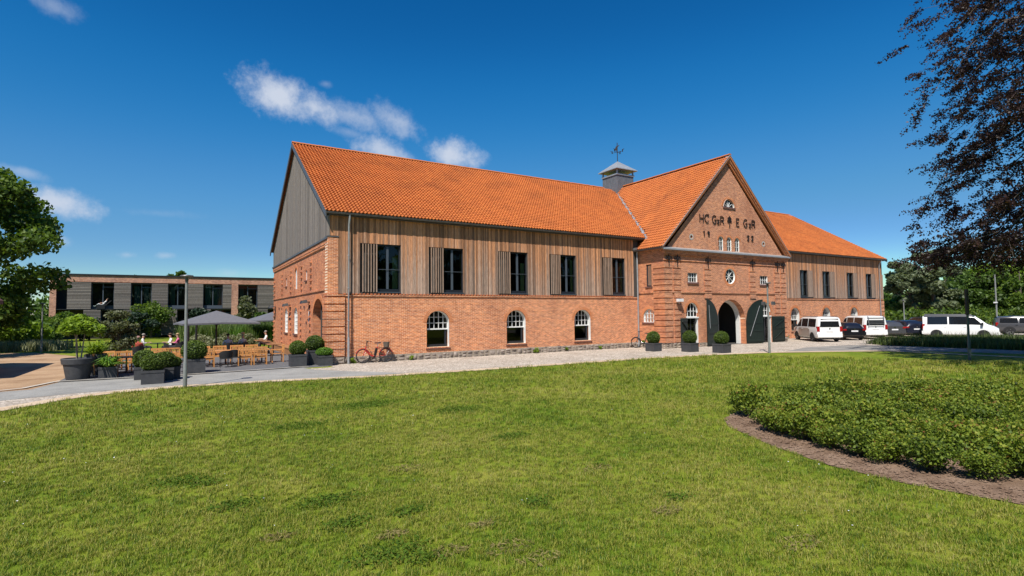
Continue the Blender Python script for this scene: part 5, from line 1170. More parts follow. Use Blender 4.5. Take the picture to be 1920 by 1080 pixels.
# ------------------------------------------------------------------ planters with clipped box
def local_mesh(mb,mats,name):
    me=mb.mesh(name)
    for m in (mats if isinstance(mats,list) else [mats]): me.materials.append(MAT[m])
    return me
def pot_box(w,d,h):
    m=MB(); t=.035
    m.box(-w/2,w/2,-d/2,-d/2+t,0,h); m.box(-w/2,w/2,d/2-t,d/2,0,h); m.box(-w/2,-w/2+t,-d/2+t,d/2-t,0,h); m.box(w/2-t,w/2,-d/2+t,d/2-t,0,h); m.box(-w/2+t,w/2-t,-d/2+t,d/2-t,0.02,h-.06,1)
    m.box(-w/2-.015,w/2+.015,-d/2-.015,-d/2,h-.09,h+.004); m.box(-w/2-.015,w/2+.015,d/2,d/2+.015,h-.09,h+.004); m.box(-w/2-.015,-w/2,-d/2,d/2,h-.09,h+.003); m.box(w/2,w/2+.015,-d/2,d/2,h-.09,h+.003)
    return m
def ball(n,r,rz,c,size,mat,lumps=10):
    d=RNG.normal(size=(n,3)); d/=np.linalg.norm(d,axis=1)[:,None]; L=RNG.normal(size=(lumps,3)); L/=np.linalg.norm(L,axis=1)[:,None]
    bump_=1+.05*np.max(d@L.T,axis=1)-.05+RNG.normal(0,.02,n); q=d*(bump_*(.8+.2*RNG.uniform(0,1,n)**.5))[:,None]*np.array([r,r,rz])+np.array(c)
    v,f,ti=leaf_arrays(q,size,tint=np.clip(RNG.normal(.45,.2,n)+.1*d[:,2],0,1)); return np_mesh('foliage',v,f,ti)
def planter(label,loc,w,d,h,r,rz,rot=0,mat='leaf_box',n=3600,group=None,name='boxwood_planter'):
    t=thing(name,label,'planter',loc,rot,group); obj('pot',pot_box(w,d,h).mesh('pot'),['planter','soil'],t,world=False)
    core=MB(); core.lathe([(r*.3,-rz*.75),(r*.68,-rz*.4),(r*.78,0),(r*.6,rz*.5),(r*.2,rz*.76)],12,(0,0,h+rz*.78)); obj('branches',core.mesh('branches'),'leaf_conifer',t,world=False,smooth=180)
    obj('foliage',ball(n,r,rz,(0,0,h+rz*.78),.04,mat),mat,t,world=False); return t
planter('dark planter with round box ball nearest the barn door, left of the pair',(4.77,28.2,.045),.72,.72,.58,.40,.38)
planter('taller dark planter with round box ball against the barn gable corner',(5.68,28.75,.045),.7,.7,.72,.46,.42)
planter('small dark planter with low flat clipped tuft by the barn corner',(6.0,28.0,.045),.66,.66,.48,.42,.22,mat='leaf_bright')
planter('dark planter with box ball standing out on the path edge',(-1.0,24.7,.015),.72,.72,.5,.42,.36)
planter('dark planter with box ball behind the path edge planter, beside the armchair',(-1.38,26.6,.015),.64,.64,.5,.41,.38)
planter('dark planter with box ball at the right of the planter cluster',(-.66,25.6,.015),.62,.62,.5,.40,.36)
planter('small dark planter with low tuft at the end of the planter cluster',(-.38,26.0,.015),.52,.52,.5,.3,.22)
planter('large dark trough with broad box hedge behind the lamp post',(.38,27.75,.045),.86,.7,.62,.52,.46,n=4600)
planter('dark planter with box ball beside the dark bicycle at the gatehouse',(25.66,24.85,.015),.72,.72,.52,.42,.42)
planter('dark planter with box ball in front of the open side door',(27.02,23.1,.015),.74,.74,.54,.44,.44)
planter('dark planter with box ball in front of the open gate arch',(27.77,21.35,.015),.76,.76,.54,.44,.42)
# spiky leaf planter, trailing planter
def spiky(label,loc,w,h,n,L,mat,name='leafy_planter'):
    t=thing(name,label,'planter',loc); obj('pot',pot_box(w,w,h).mesh('pot'),['planter','soil'],t,world=False)
    k=n; a=RNG.uniform(0,6.283,k); ln=L*RNG.uniform(.5,1.1,k); el=RNG.uniform(.35,1.35,k); r0=RNG.uniform(0,w*.3,k); b0=np.stack([r0*np.cos(a),r0*np.sin(a),np.full(k,h-.03)],1); d=np.stack([np.cos(a),np.sin(a),np.zeros(k)],1); s=np.stack([-np.sin(a),np.cos(a),np.zeros(k)],1)*.03
    mid=b0+d*(ln*np.cos(el)*.6)[:,None]+np.array([0,0,1])*(ln*np.sin(el)*.75)[:,None]; tip=b0+d*(ln*np.cos(el)*1.25)[:,None]+np.array([0,0,1])*(ln*(np.sin(el)*.75-.12))[:,None]
    v=np.stack([b0-s*.6,b0+s*.6,mid+s,mid-s,tip],1).reshape(-1,3); q=np.arange(k)*5; f=np.stack([q,q+1,q+2,q,q+2,q+3,q+3,q+2,q+4],1).reshape(-1,3); ti=np.repeat(RNG.uniform(0,1,k),3)
    obj('foliage',np_mesh('foliage',v,f,ti),mat,t,world=False); return t
spiky('dark planter with arching strap leaves beside the giant pot',(-2.68,28.0,.045),.62,.44,170,.75,'leaf_bright')
spiky('dark planter with loose pale leaves behind the giant pot',(-3.3,29.6,.045),.7,.9,150,.8,'leaf_light')
# giant pot with multi-stemmed small tree
gt=thing('giant_pot_tree','giant black flower pot with small umbrella-shaped light green tree','potted tree',(-3.68,28.0,.045))
pp=MB().lathe([(.36,0),(.39,.02),(.49,.60),(.54,.62),(.57,.82),(.55,.85),(.49,.85),(.47,.76),(.05,.76)],28); obj('pot',local_mesh(pp,'planter','pot'),None,gt,world=False,smooth=40)
tm=MB()
for a in (0,2.1,4.2): tm.tube([(.08*math.cos(a),.08*math.sin(a),.76),(.14*math.cos(a),.14*math.sin(a),1.4),(.22*math.cos(a+.4),.22*math.sin(a+.4),1.95)],[.03,.026,.015],6)
obj('trunk',local_mesh(tm,'bark_pale','trunk'),None,gt,world=False,smooth=60)
bl=[((.58*math.cos(a)*q,.58*math.sin(a)*q,1.98+.55*(1-q)),(.32,.32,.26)) for a,q in zip(RNG.uniform(0,6.28,16),np.sqrt(RNG.uniform(0,1,16)))]
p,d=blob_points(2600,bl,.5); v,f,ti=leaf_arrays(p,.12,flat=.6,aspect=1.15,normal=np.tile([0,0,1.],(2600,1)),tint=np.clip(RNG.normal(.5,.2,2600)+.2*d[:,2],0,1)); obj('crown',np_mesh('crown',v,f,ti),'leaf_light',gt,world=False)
# olive tree
tree('olive_tree','grey green olive tree standing among the wooden chairs','tree',(-2.75,32.6,.045),2.95,.9,'leaf_olive',5200,.085,20,.07,.24,rb=(.22,.4),shell=.2)
# ------------------------------------------------------------------ chairs and tables
def wooden_chair(): 
    t=thing('wooden_armchair','x','chair'); W=.29; dp=.27
    for sx in (-1,1):
        obj('leg',local_mesh(MB().box(sx*W-.025,sx*W+.025,dp-.05,dp,0,.64),'teak','leg'),None,t,world=False)
        obj('leg',local_mesh(MB().hexa([(sx*W-.025,-dp-.05,0),(sx*W+.025,-dp-.05,0),(sx*W+.025,-dp,0),(sx*W-.025,-dp,0),(sx*W-.025,-dp-.10,.92),(sx*W+.025,-dp-.10,.92),(sx*W+.025,-dp-.055,.92),(sx*W-.025,-dp-.055,.92)]),'teak','leg'),None,t,world=False)
        obj('armrest',local_mesh(MB().box(sx*W-.035,sx*W+.035,-dp-.04,dp+.03,.64,.67),'teak','armrest'),None,t,world=False)
    seat=MB().box(-W+.03,W-.03,dp-.05,dp-.02,.36,.43).box(-W+.03,W-.03,-dp,-dp+.03,.36,.43); so=obj('seat',local_mesh(seat,'teak','seat'),None,t,world=False)
    sl=local_mesh(MB().box(-W+.03,W-.03,-.03,.03,.432,.45),'teak','slat')
    for k in range(6): obj('slat',sl,None,so,world=False,loc=(0,-.2+.085*k,0))
    bo=obj('backrest',local_mesh(MB().box(-W+.025,W-.025,-dp-.095,-dp-.06,.84,.92),'teak','backrest'),None,t,world=False); obj('lower_rail',local_mesh(MB().box(-W+.025,W-.025,-dp-.06,-dp-.03,.52,.57),'teak','lower_rail'),None,bo,world=False)
    bs=local_mesh(MB().hexa([(-.018,-dp-.055,.56),(.018,-dp-.055,.56),(.018,-dp-.04,.56),(-.018,-dp-.04,.56),(-.018,-dp-.085,.85),(.018,-dp-.085,.85),(.018,-dp-.07,.85),(-.018,-dp-.07,.85)]),'teak','slat')
    for k in range(7): obj('slat',bs,None,bo,world=False,loc=(-.21+.07*k,0,0))
    return t
def woven_chair():
    t=thing('woven_chair','x','chair'); W=.26
    for sx in (-1,1):
        for sy in (-1,1): obj('leg',local_mesh(MB().tube([(sx*W,sy*.24,0),(sx*W*.92,sy*.2,.42)],.012,6),'black_metal','leg'),None,t,world=False)
    obj('seat',local_mesh(MB().box(-W,W,-.24,.24,.41,.46),'black_weave','seat'),None,t,world=False)
    b=MB(); k=10; P=[]
    for (z,r,o) in ((.46,.27,0),(.64,.30,-.02),(.82,.31,-.05)):
        for i in range(k+1): a=math.pi+math.pi*i/k; P.append((r*math.cos(a),o+.04+r*.95*math.sin(a),z-(.12 if z>.6 else 0)*abs(math.cos(a))**3))
    n=k+1; b.add(P,[(j*n+i,j*n+i+1,(j+1)*n+i+1,(j+1)*n+i) for j in range(2) for i in range(k)]); Q=P+[(x*.95,y*.95,z) for x,y,z in P]; b=MB(); N3=3*n; b.add(Q,[(j*n+i,j*n+i+1,(j+1)*n+i+1,(j+1)*n+i) for j in range(2) for i in range(k)]+[(N3+j*n+i,N3+(j+1)*n+i,N3+(j+1)*n+i+1,N3+j*n+i+1) for j in range(2) for i in range(k)]+[(2*n+i,2*n+i+1,N3+2*n+i+1,N3+2*n+i) for i in range(k)]+[(i+1,i,N3+i,N3+i+1) for i in range(k)])
    obj('backrest',local_mesh(b,'black_weave','backrest'),None,t,world=False,smooth=60); return t
def table(label,loc,L,Wd,h,top,rot=0,round_=False,group=None,name='cafe_table'):
    t=thing(name,label,'table',loc,rot,group)
    if round_: obj('table_top',local_mesh(MB().lathe([(Wd/2,h-.03),(Wd/2,h)],20),top,'table_top'),None,t,world=False)
    else:
        to=obj('table_top',local_mesh(MB().box(-L/2,L/2,-Wd/2,-Wd/2+.04,h-.05,h).box(-L/2,L/2,Wd/2-.04,Wd/2,h-.05,h),top,'table_top'),None,t,world=False)
        n=int((Wd-.08)/.1); sm=local_mesh(MB().box(-L/2,L/2,-.044,.044,h-.028,h-.002),top,'slat')
        for k in range(n): obj('slat',sm,None,to,world=False,loc=(0,-Wd/2+.04+(k+.5)*(Wd-.08)/n,0))
    for x in ((-L*.3,L*.3) if L>1.2 else (0,)):
        lo_=obj('pedestal',local_mesh(MB().tube([(x,0,.03),(x,0,h-.05)],.035,8),'black_metal','pedestal'),None,t,world=False)
        obj('foot',local_mesh(MB().bar((x-.3,-.2,.025),(x+.3,.2,.025),.06,.03).bar((x-.3,.2,.027),(x+.3,-.2,.027),.06,.03),'black_metal','foot'),None,lo_,world=False)
    return t
C0=wooden_chair(); W0=woven_chair(); used={}
def chair(proto,x,y,rot,label,group=None,z=.05):
    key=proto.name
    c=proto if key not in used else copy_tree(proto)
    used[key]=1; c.location=(x,y,z); c.rotation_euler=(0,0,rot); c['label']=label; c['group']=group or ('wooden armchairs on the terrace' if proto is C0 else 'black woven chairs on the terrace')
bpy.context.view_layer.update()
LT='wooden slatted armchair with its back to the lawn at the long table'
for x in (.95,2.62,3.32): chair(C0,x,30.45,0+random.uniform(-.06,.06),LT)
for x in (.85,1.6,2.4,3.15): chair(C0,x,32.25,math.pi+random.uniform(-.06,.06),'wooden slatted armchair on the far side of the long table')
chair(C0,4.25,31.5,math.pi/2,'wooden armchair at the head of the long table toward the barn')
chair(C0,-.02,28.55,-math.pi/2+.2,'wooden armchair half hidden behind the hedge trough')
chair(W0,1.75,29.75,.05,'black woven chair pulled up to the near side of the long table')
chair(W0,2.12,30.35,.0,'black woven chair between two wooden armchairs at the long table')
table('long wooden slatted table half with black pedestals toward the lamp post',(1.3,31.3,.05),1.7,.8,.74,'teak')
table('long wooden slatted table half with black pedestals toward the barn',(3.0,31.3,.05),1.7,.8,.74,'teak')
table('black square table among the wooden armchairs beside the strap leaf planter',(-2.2,29.6,.05),.8,.8,.73,'black_metal')
table('black square table in front of the olive tree',(-1.2,31.0,.05),.8,.8,.73,'black_metal')
chair(C0,-1.45,28.75,math.pi/2+.15,'wooden armchair seen from its side next to the box ball planters')
chair(C0,-2.95,29.4,-math.pi/2-.1,'wooden armchair beside the giant pot facing the black table')
chair(C0,-2.35,30.4,math.pi+.1,'wooden armchair on the far side of the first black table')
chair(C0,-1.95,31.1,-math.pi/2,'wooden armchair left of the second black table')
chair(C0,-.5,31.1,math.pi/2-.1,'wooden armchair right of the second black table')
chair(C0,-1.1,31.85,math.pi,'wooden armchair beyond the second black table')
chair(C0,-1.0,30.2,.1,'wooden armchair on the near side of the second black table')
chair(C0,-.55,32.6,.1,'wooden armchair standing alone behind the second black table')
chair(C0,-2.9,31.6,-.4,'wooden armchair close to the olive trunk')
# bench along the barn gable with wooden tables
for i,(y0,y1) in enumerate(((35.4,38.2),(38.3,41.2),(41.3,44.2))):
    bt_=thing('wall_bench','wooden box bench along the barn gable, %s'%['section nearest the arched door','middle section','section farthest from the arched door'][i],'bench',(5.85,(y0+y1)/2,.045)); b0=(y1-y0)/2
    obj('seat',local_mesh(MB().box(-.28,.28,-b0,b0,.40,.45),'bench_wood','seat'),None,bt_,world=False); obj('front_board',local_mesh(MB().box(-.25,.25,-b0+.02,b0-.02,0,.40),'bench_wood','front_board'),None,bt_,world=False)
for i,y in enumerate((36.6,38.8,41.0,43.2)): table('wooden table with black pedestal before the wall bench, %s'%['nearest the arched door','second from the arched door','third from the arched door','before the seated person in white'][i],(4.75,y,.045),.8,.8,.74,'bench_wood')
# black terrace set further back
for i,(x,y) in enumerate(((-.1,42.3),(.6,40.4))): table('round black table %s'%['in the open behind the hedge trough','under the large parasol'][i],(x,y,.045),.8,.9,.73,'black_metal',round_=True)
for x,y,r,l in ((-.9,42.3,-1.57,'black woven chair left of the open round table'),(.0,43.2,3.1,'black woven chair beyond the open round table'),(-.2,41.5,.1,'black woven chair before the open round table'),(.9,42.3,1.6,'black woven chair right of the open round table'),(-.2,40.2,-1.5,'black woven chair left of the parasol table')): chair(W0,x,y,r,l)
# ------------------------------------------------------------------ parasols
def parasol(label,loc,half,zt,ze,rot=0):
    t=thing('parasol',label,'parasol',loc,rot); k=8
    obj('base',local_mesh(MB().box(-.5,.5,-.5,.5,0,.09),'black_metal','base'),None,t,world=False)
    obj('pole',local_mesh(MB().tube([(0,0,.09),(0,0,zt-.05)],.055,10),'black_metal','pole'),None,t,world=False)
    m=MB(); P=[(0,0,zt)]; ring=[]
    for i in range(8):
        a=math.pi/4*i; r=half*(math.sqrt(2) if i%2 else 1.0); ring.append((r*math.cos(a),r*math.sin(a),ze if i%2 else ze+.05))
    m.add([(0,0,zt)]+ring,[(0,1+i,1+(i+1)%8) for i in range(8)]); m.add(ring+[(x,y,z-.10) for x,y,z in ring],[(i,(i+1)%8,8+(i+1)%8,8+i) for i in range(8)])
    obj('canopy',local_mesh(m,'canvas','canopy'),None,t,world=False)
    for i in range(8):
        x,y,z=ring[i]; ro=obj('rib',local_mesh(MB().bar((0,0,zt-.04),(x*.99,y*.99,z-.03),.03,.03),'black_metal','rib'),None,t,world=False)
        obj('strut',local_mesh(MB().bar((0,0,zt-.95),(x*.45,y*.45,zt-.04+(z-zt)*.45),.035,.035),'black_metal','strut'),None,ro,world=False)
    return t
parasol('large open grey parasol over the round terrace tables',(1.75,39.7,.045),2.15,2.86,2.06,.12)
parasol('second grey parasol half hidden behind the barn gable',(7.0,51.8,.0),2.2,3.0,2.15,.12)
for i,x in enumerate((-.05,.75)): 
    t=thing('patio_heater','slim black post standing behind the large parasol pole','post',(.25+x*.6,42.8+i*.9,.045),group='black posts behind the parasol'); obj('post',local_mesh(MB().tube([(0,0,0),(0,0,2.1)],.07,8),'black_metal','post'),None,t,world=False); obj('cap',local_mesh(MB().lathe([(.09,2.1),(.09,2.2),(.03,2.25)],10),'black_metal','cap'),None,t,world=False)
# ------------------------------------------------------------------ people
def person(label,loc,rot,shirt,legs,hair,hat=None,arms='table',recline=0,z=.045):
    J={'pel':(0,0,.50),'abd':(0,.02,.64),'che':(0,.0,.86),'nek':(0,.02,1.06),'hd0':(0,.05,1.15),'hd1':(0,.06,1.29)}
    rad={'pel':.145,'abd':.13,'che':.145,'nek':.055,'hd0':.082,'hd1':.088}; E=[('pel','abd'),('abd','che'),('che','nek'),('nek','hd0'),('hd0','hd1')]; seg={}
    for s,sx in (('l',-1),('r',1)):
        J.update({s+'hip':(sx*.10,.05,.48),s+'kn':(sx*.14,.48,.49),s+'an':(sx*.14,.46,.09),s+'to':(sx*.15,.62,.05),s+'sh':(sx*.19,.0,.98),s+'el':(sx*.27,.10,.74),s+'wr':(sx*.16,.36,.78)})
        rad.update({s+'hip':.10,s+'kn':.065,s+'an':.042,s+'to':.035,s+'sh':.062,s+'el':.045,s+'wr':.028})
        E+=[('pel',s+'hip'),(s+'hip',s+'kn'),(s+'kn',s+'an'),(s+'an',s+'to'),('che',s+'sh'),(s+'sh',s+'el'),(s+'el',s+'wr')]
        J[s+'pa']=(sx*.14,.43,.78); rad[s+'pa']=.03; E.append((s+'wr',s+'pa'))
        for q,(dx,ln) in enumerate(((-.03,.075),(-.01,.09),(.012,.085),(.032,.065))):
            J[s+'f%d'%q]=(sx*.14+dx,.43+ln*.55,.785); J[s+'g%d'%q]=(sx*.14+dx,.43+ln,.765); rad[s+'f%d'%q]=.009; rad[s+'g%d'%q]=.008; E+=[(s+'pa',s+'f%d'%q),(s+'f%d'%q,s+'g%d'%q)]
        J[s+'t0']=(sx*.14-sx*.05,.42,.785); rad[s+'t0']=.009; E.append((s+'pa',s+'t0'))
    if recline:
        for k_ in list(J):
            x,y,zz=J[k_]
            if zz>.55 and k_[-2:] not in ('kn',): J[k_]=(x,y-(zz-.5)*recline,.5+(zz-.5)*.86)
        for s in 'lr': x,y,zz=J[s+'kn']; J[s+'kn']=(x,.42,.62); J[s+'an']=(x,.80,.30); J[s+'to']=(x,.92,.38)
    ks=list(J); ix={k_:i for i,k_ in enumerate(ks)}; me=bpy.data.meshes.new('tmp'); me.from_pydata([J[k_] for k_ in ks],[(ix[a],ix[b_]) for a,b_ in E],[])
    o=bpy.data.objects.new('tmp',me); COL.objects.link(o); o.modifiers.new('s','SKIN'); 
    for i,k_ in enumerate(ks): me.skin_vertices[0].data[i].radius=(rad[k_],rad[k_]*(.8 if k_ in('abd','che','pel') else 1)); me.skin_vertices[0].data[i].use_root=(k_=='pel')
    o.modifiers.new('b','SUBSURF').levels=1
    dg=bpy.context.evaluated_depsgraph_get(); ev=bpy.data.meshes.new_from_object(o.evaluated_get(dg)); bpy.data.objects.remove(o)
    ev.materials.clear()
    for m in ('skin',shirt,legs,'shoe',hair): ev.materials.append(MAT[m])
    hc=Vector(J['hd1'])
    for p_ in ev.polygons:
        c=p_.center; mi=1
        if (c-Vector(J['nek'])).dot(hc-Vector(J['nek']))>0.0: 
            r_=c-hc; mi=4 if (r_.z>.035 or r_.y<-.015 and r_.z>-.09) else 0
        elif c.z<.60 and c.y>-.2 and not(c.z>.57 and c.y<.12): mi=2
        if min((c-Vector(J[s+'pa'])).length for s in 'lr')<.13 : mi=0
        elif min((c-Vector(J[s+'wr'])).length for s in 'lr')<.17 : mi=0
        if c.z<.11 and not recline: mi=3
        p_.material_index=mi
    t=thing('person',label,'person',(loc[0],loc[1],z),rot); obj('body',ev,None,t,world=False,smooth=180)
    fm=MB(); fm.add([hc+Vector(q) for q in ((-.018,.085,-.06),(.018,.085,-.06),(0,.12,-.062),(0,.088,-.01))],[(0,1,2),(0,2,3),(2,1,3)]); obj('nose',local_mesh(fm,'skin','nose'),None,t,world=False)
    for nm,off,sz,mt in (('eye',.035,.012,'hair_dark'),('mouth',0,.02,'shirt_red')):
        for sx in ((-1,1) if nm=='eye' else (1,)):
            c=hc+Vector((sx*off,.082,-.012 if nm=='eye' else -.098)); obj(nm,local_mesh(MB().box(c.x-sz,c.x+sz,c.y-.012,c.y+.006,c.z-.006,c.z+.006),mt,nm),None,t,world=False)
    hm=MB(); k=12
    hm.lathe([(.094,-.02),(.10,.03),(.085,.075),(.03,.10)],12,tuple(hc+Vector((0,-.014,.01)))); obj('hair',local_mesh(hm,hair,'hair'),None,t,world=False,smooth=180)
    if hat:
        obj('hat',local_mesh(MB().lathe([(.19,.0),(.20,.012),(.105,.03),(.10,.11),(.06,.13)],16,tuple(hc+Vector((0,0,.045)))),hat,'hat'),None,t,world=False,smooth=50)
    return t
def seat_for(x,y,rot,label): chair(W0,x,y,rot,label)
# group at the back left
table('black table with the party of three',(-1.55,43.9,.045),1.0,.9,.73,'black_metal',round_=True)
PPL=[((-2.4,43.9),-1.57,'shirt_white','trousers_dark','hair_grey',None,'seated person in a white shirt facing right across the black table'),
 ((-.78,43.6),1.75,'shirt_white','trousers_dark','hair_brown',None,'seated person in a white shirt with dark hair next to the pink top'),
 ((-.35,43.0),1.35,'shirt_pink','trousers_dark','hair_blond',None,'seated person in a bright pink top at the black table'),
 ((-2.3,38.2),.3,'shirt_red','trousers_dark','cap_pink',None,'seated person in red, seen from behind beside the olive tree'),
 ((2.35,38.3),.15,'shirt_grey','trousers_dark','hair_dark',None,'seated person with dark hair and grey shirt under the large parasol'),
 ((3.25,38.9),.45,'shirt_blue','shorts_pale','hair_grey','straw','seated person in a straw hat with blue grey shirt'),
 ((5.25,44.2),1.57,'shirt_white','trousers_dark','hair_grey',None,'seated person in a white shirt leaning at the table by the barn gable')]
for (x,y),r,a,b_,c,h,l in PPL:
    chair(W0,x,y,r,['black woven chair of the white shirt across the party table','black woven chair of the dark haired guest beside the pink top','black woven chair under the guest in pink','black woven chair of the guest in red by the olive tree','black woven chair of the dark haired guest under the parasol','black woven chair of the guest in the straw hat','black woven chair of the guest in white by the barn gable'][PPL.index(((x,y),r,a,b_,c,h,l))]) ; person(l,(x,y),r,a,b_,c,h)
table('round black table before the two persons under the parasol',(2.9,39.7,.045),1.0,.9,.73,'black_metal',round_=True)
person('person lounging on the hotel balcony with raised knees in a white top',(-8.5,YH+.22),1.57,'shirt_white','shorts_pale','hair_brown',None,recline=.6,z=3.62)
bc=thing('balcony_lounger','low dark lounger on the hotel balcony under the person','chair',(-8.5,YH+.22,3.62),1.57); obj('seat',local_mesh(MB().box(-.3,.3,-.35,.7,.42,.50),'black_weave','seat'),None,bc,world=False); obj('backrest',local_mesh(MB().hexa([(-.3,-.35,.5),(.3,-.35,.5),(.3,-.25,.5),(-.3,-.25,.5),(-.3,-.85,1.0),(.3,-.85,1.0),(.3,-.77,1.02),(-.3,-.77,1.02)]),'black_weave','backrest'),None,bc,world=False)
for sx in (-.25,.25): obj('leg',local_mesh(MB().box(sx-.03,sx+.03,-.2,.6,0,.42),'black_metal','leg'),None,bc,world=False)
# ------------------------------------------------------------------ lamp posts and poles
def lamp(label,x,y,h,z=0,group=None,mat='lamp_post',r=.055,head=True):
    t=thing('lamp_post',label,'lamp post',(x,y,z),0,group)
    obj('pole',local_mesh(MB().tube([(0,0,-.05),(0,0,.9),(0,0,.95),(0,0,h-.25)],[r*1.25,r*1.25,r,r*.85],12),mat,'pole'),None,t,world=False,smooth=60)
    if head:
        ho=obj('lamp_head',local_mesh(MB().lathe([(.05,h-.25),(.065,h-.10),(.19,h-.075),(.215,h-.05),(.20,h-.02),(.06,h)],18),'zinc_dark','lamp_head'),None,t,world=False,smooth=40)
    return t
lamp('tall grey lamp post with flat disc head at the lawn edge by the terrace',.04,22.5,4.02)
l2=lamp('grey lamp post with two floodlights at the lawn edge before the gatehouse',29.64,19.46,4.2)
for s_ in (-1,1): obj('floodlight',local_mesh(MB().bar((0,0,2.95),(s_*.28*.85,-s_*.28*.5,2.98),.03,.03).box(s_*.3*.85-.09,s_*.3*.85+.09,-s_*.3*.5-.11,-s_*.3*.5+.05,2.85,3.05),'zinc_dark','floodlight'),None,l2,world=False)
lamp('slim grey lamp post on the far lawn by the maple',-9.2,53.2,3.7,r=.05)
l3=lamp('slim green post with dark upper sleeve on the lawn under the copper beech',32.7,10.95,3.4,mat='lamp_green',head=False,r=.055); obj('sleeve',local_mesh(MB().tube([(0,0,2.2),(0,0,3.45)],.085,10),'black_metal','sleeve'),None,l3,world=False)
l4=lamp('tall grey mast with small white brackets beside the white side-on van',66.5,20.0,6.0,r=.07,head=False); obj('bracket',local_mesh(MB().box(-.35,.05,-.1,.1,3.0,3.12).box(-.05,.45,-.1,.1,1.2,1.3),'plate_white','bracket'),None,l4,world=False)
q=at(1695,62); lamp('short far lamp post behind the row of dark cars',q[0],q[1],3.6,r=.06)
# ------------------------------------------------------------------ bicycles
def bicycle(label,loc,rot,frame,basket,lean=.12,scale=1.0):
    t=thing('bicycle',label,'bicycle',loc,rot,scale=scale); R=.33; wb=1.16; sh=lambda x,z,y=0:(x,y+z*lean,z)
    for x in (-wb/2,wb/2):
        k=22; ty=MB().tube([sh(x+R*math.cos(2*math.pi*i/k),R+.02+R*math.sin(2*math.pi*i/k)) for i in range(k+1)],.029,6); wo=obj('wheel',local_mesh(ty,'tyre','wheel'),None,t,world=False,smooth=180)
        sp=MB()
        for i in range(14): a=2*math.pi*i/14; sp.tube([sh(x,R+.02),sh(x+R*.96*math.cos(a),R+.02+R*.96*math.sin(a))],.0025,3)
        obj('spokes',local_mesh(sp,'rim','spokes'),None,wo,world=False); obj('hub',local_mesh(MB().tube([sh(x,R+.02,-.05),sh(x,R+.02,.05)],.03,8),'rim','hub'),None,wo,world=False)
        fm=MB().tube([sh(x+(R+.035)*math.cos(a),R+.02+(R+.035)*math.sin(a)) for a in [R_(20+14*i) for i in range(11)]],.02,5); obj('mudguard',local_mesh(fm,frame,'mudguard'),None,t,world=False)
    f=MB(); bb=(.02,.30); st=(-.16,.78); hd=(.42,.82); hl=(.46,.62)
    for a,b_,r in ((hl,(.20,.38),.04),((.20,.38),bb,.042),(bb,st,.032),(st,(-wb/2,R+.02),.014),(bb,(-wb/2,R+.02),.016),(hd,hl,.03),(hl,(wb/2,R+.02),.02)): f.tube([sh(*a),sh(*b_)],r,8)
    obj('frame',local_mesh(f,frame,'frame'),None,t,world=False,smooth=60)
    obj('handlebar',local_mesh(MB().tube([sh(.40,.8),sh(.37,1.08),sh(.40,1.1)],.015,6).tube([sh(.20,1.06,-.29),sh(.38,1.10,-.2),sh(.42,1.1,0),sh(.38,1.10,.2),sh(.20,1.06,.29)],.014,6),'black_metal','handlebar'),None,t,world=False)
    so=obj('saddle',local_mesh(MB().add([sh(-.32,.95,-.09),sh(-.32,.95,.09),sh(-.02,.95,.025),sh(-.02,.95,-.025),sh(-.32,1.01,-.07),sh(-.32,1.01,.07),sh(-.02,.985,.02),sh(-.02,.985,-.02)],[(0,1,2,3),(4,7,6,5),(0,4,5,1),(1,5,6,2),(2,6,7,3),(3,7,4,0)]),'black_metal','saddle'),None,t,world=False); obj('seat_post',local_mesh(MB().tube([sh(-.15,.76),sh(-.19,.95)],.014,6),'rim','seat_post'),None,so,world=False)
    obj('rack',local_mesh(MB().bar(sh(-.25,.73),sh(-.88,.73),.12,.02).tube([sh(-.8,.73),sh(-wb/2,R+.02)],.008,5),'black_metal','rack'),None,t,world=False)
    if basket: 
        obj('basket',local_mesh(MB().lathe([(.13,.74),(.17,1.0),(.165,1.0),(.12,.77)],14,(-.62,.86*lean,.01)),'bark','basket'),None,t,world=False,smooth=40); obj('battery',local_mesh(MB().bar(sh(-.02,.36),sh(-.12,.72),.07,.11),'black_metal','battery'),None,t,world=False)
    cr=MB().tube([sh(.02,.30,-.08),sh(.02,.30,.08)],.05,10).bar(sh(.02,.30,-.08),sh(.12,.18,-.08),.02,.02).bar(sh(.02,.30,.08),sh(-.08,.42,.08),.02,.02).box(.07,.17,-.15,-.07,.15,.19); obj('crank',local_mesh(cr,'black_metal','crank'),None,t,world=False)
    obj('kickstand',local_mesh(MB().tube([sh(-.05,.28,-.03),(-.12,-.22,.02)],.01,5),'rim','kickstand'),None,t,world=False)
    return t
bicycle('red step-through bicycle with rear basket leaning by the barn downpipe',(8.55,28.0,.01),math.pi,'paint_red',True,-.1,1.05)
bicycle('dark bicycle standing in the corner between barn and gatehouse',(27.4,27.35,.01),R_(118),'paint_dark',False,.05,1.05)
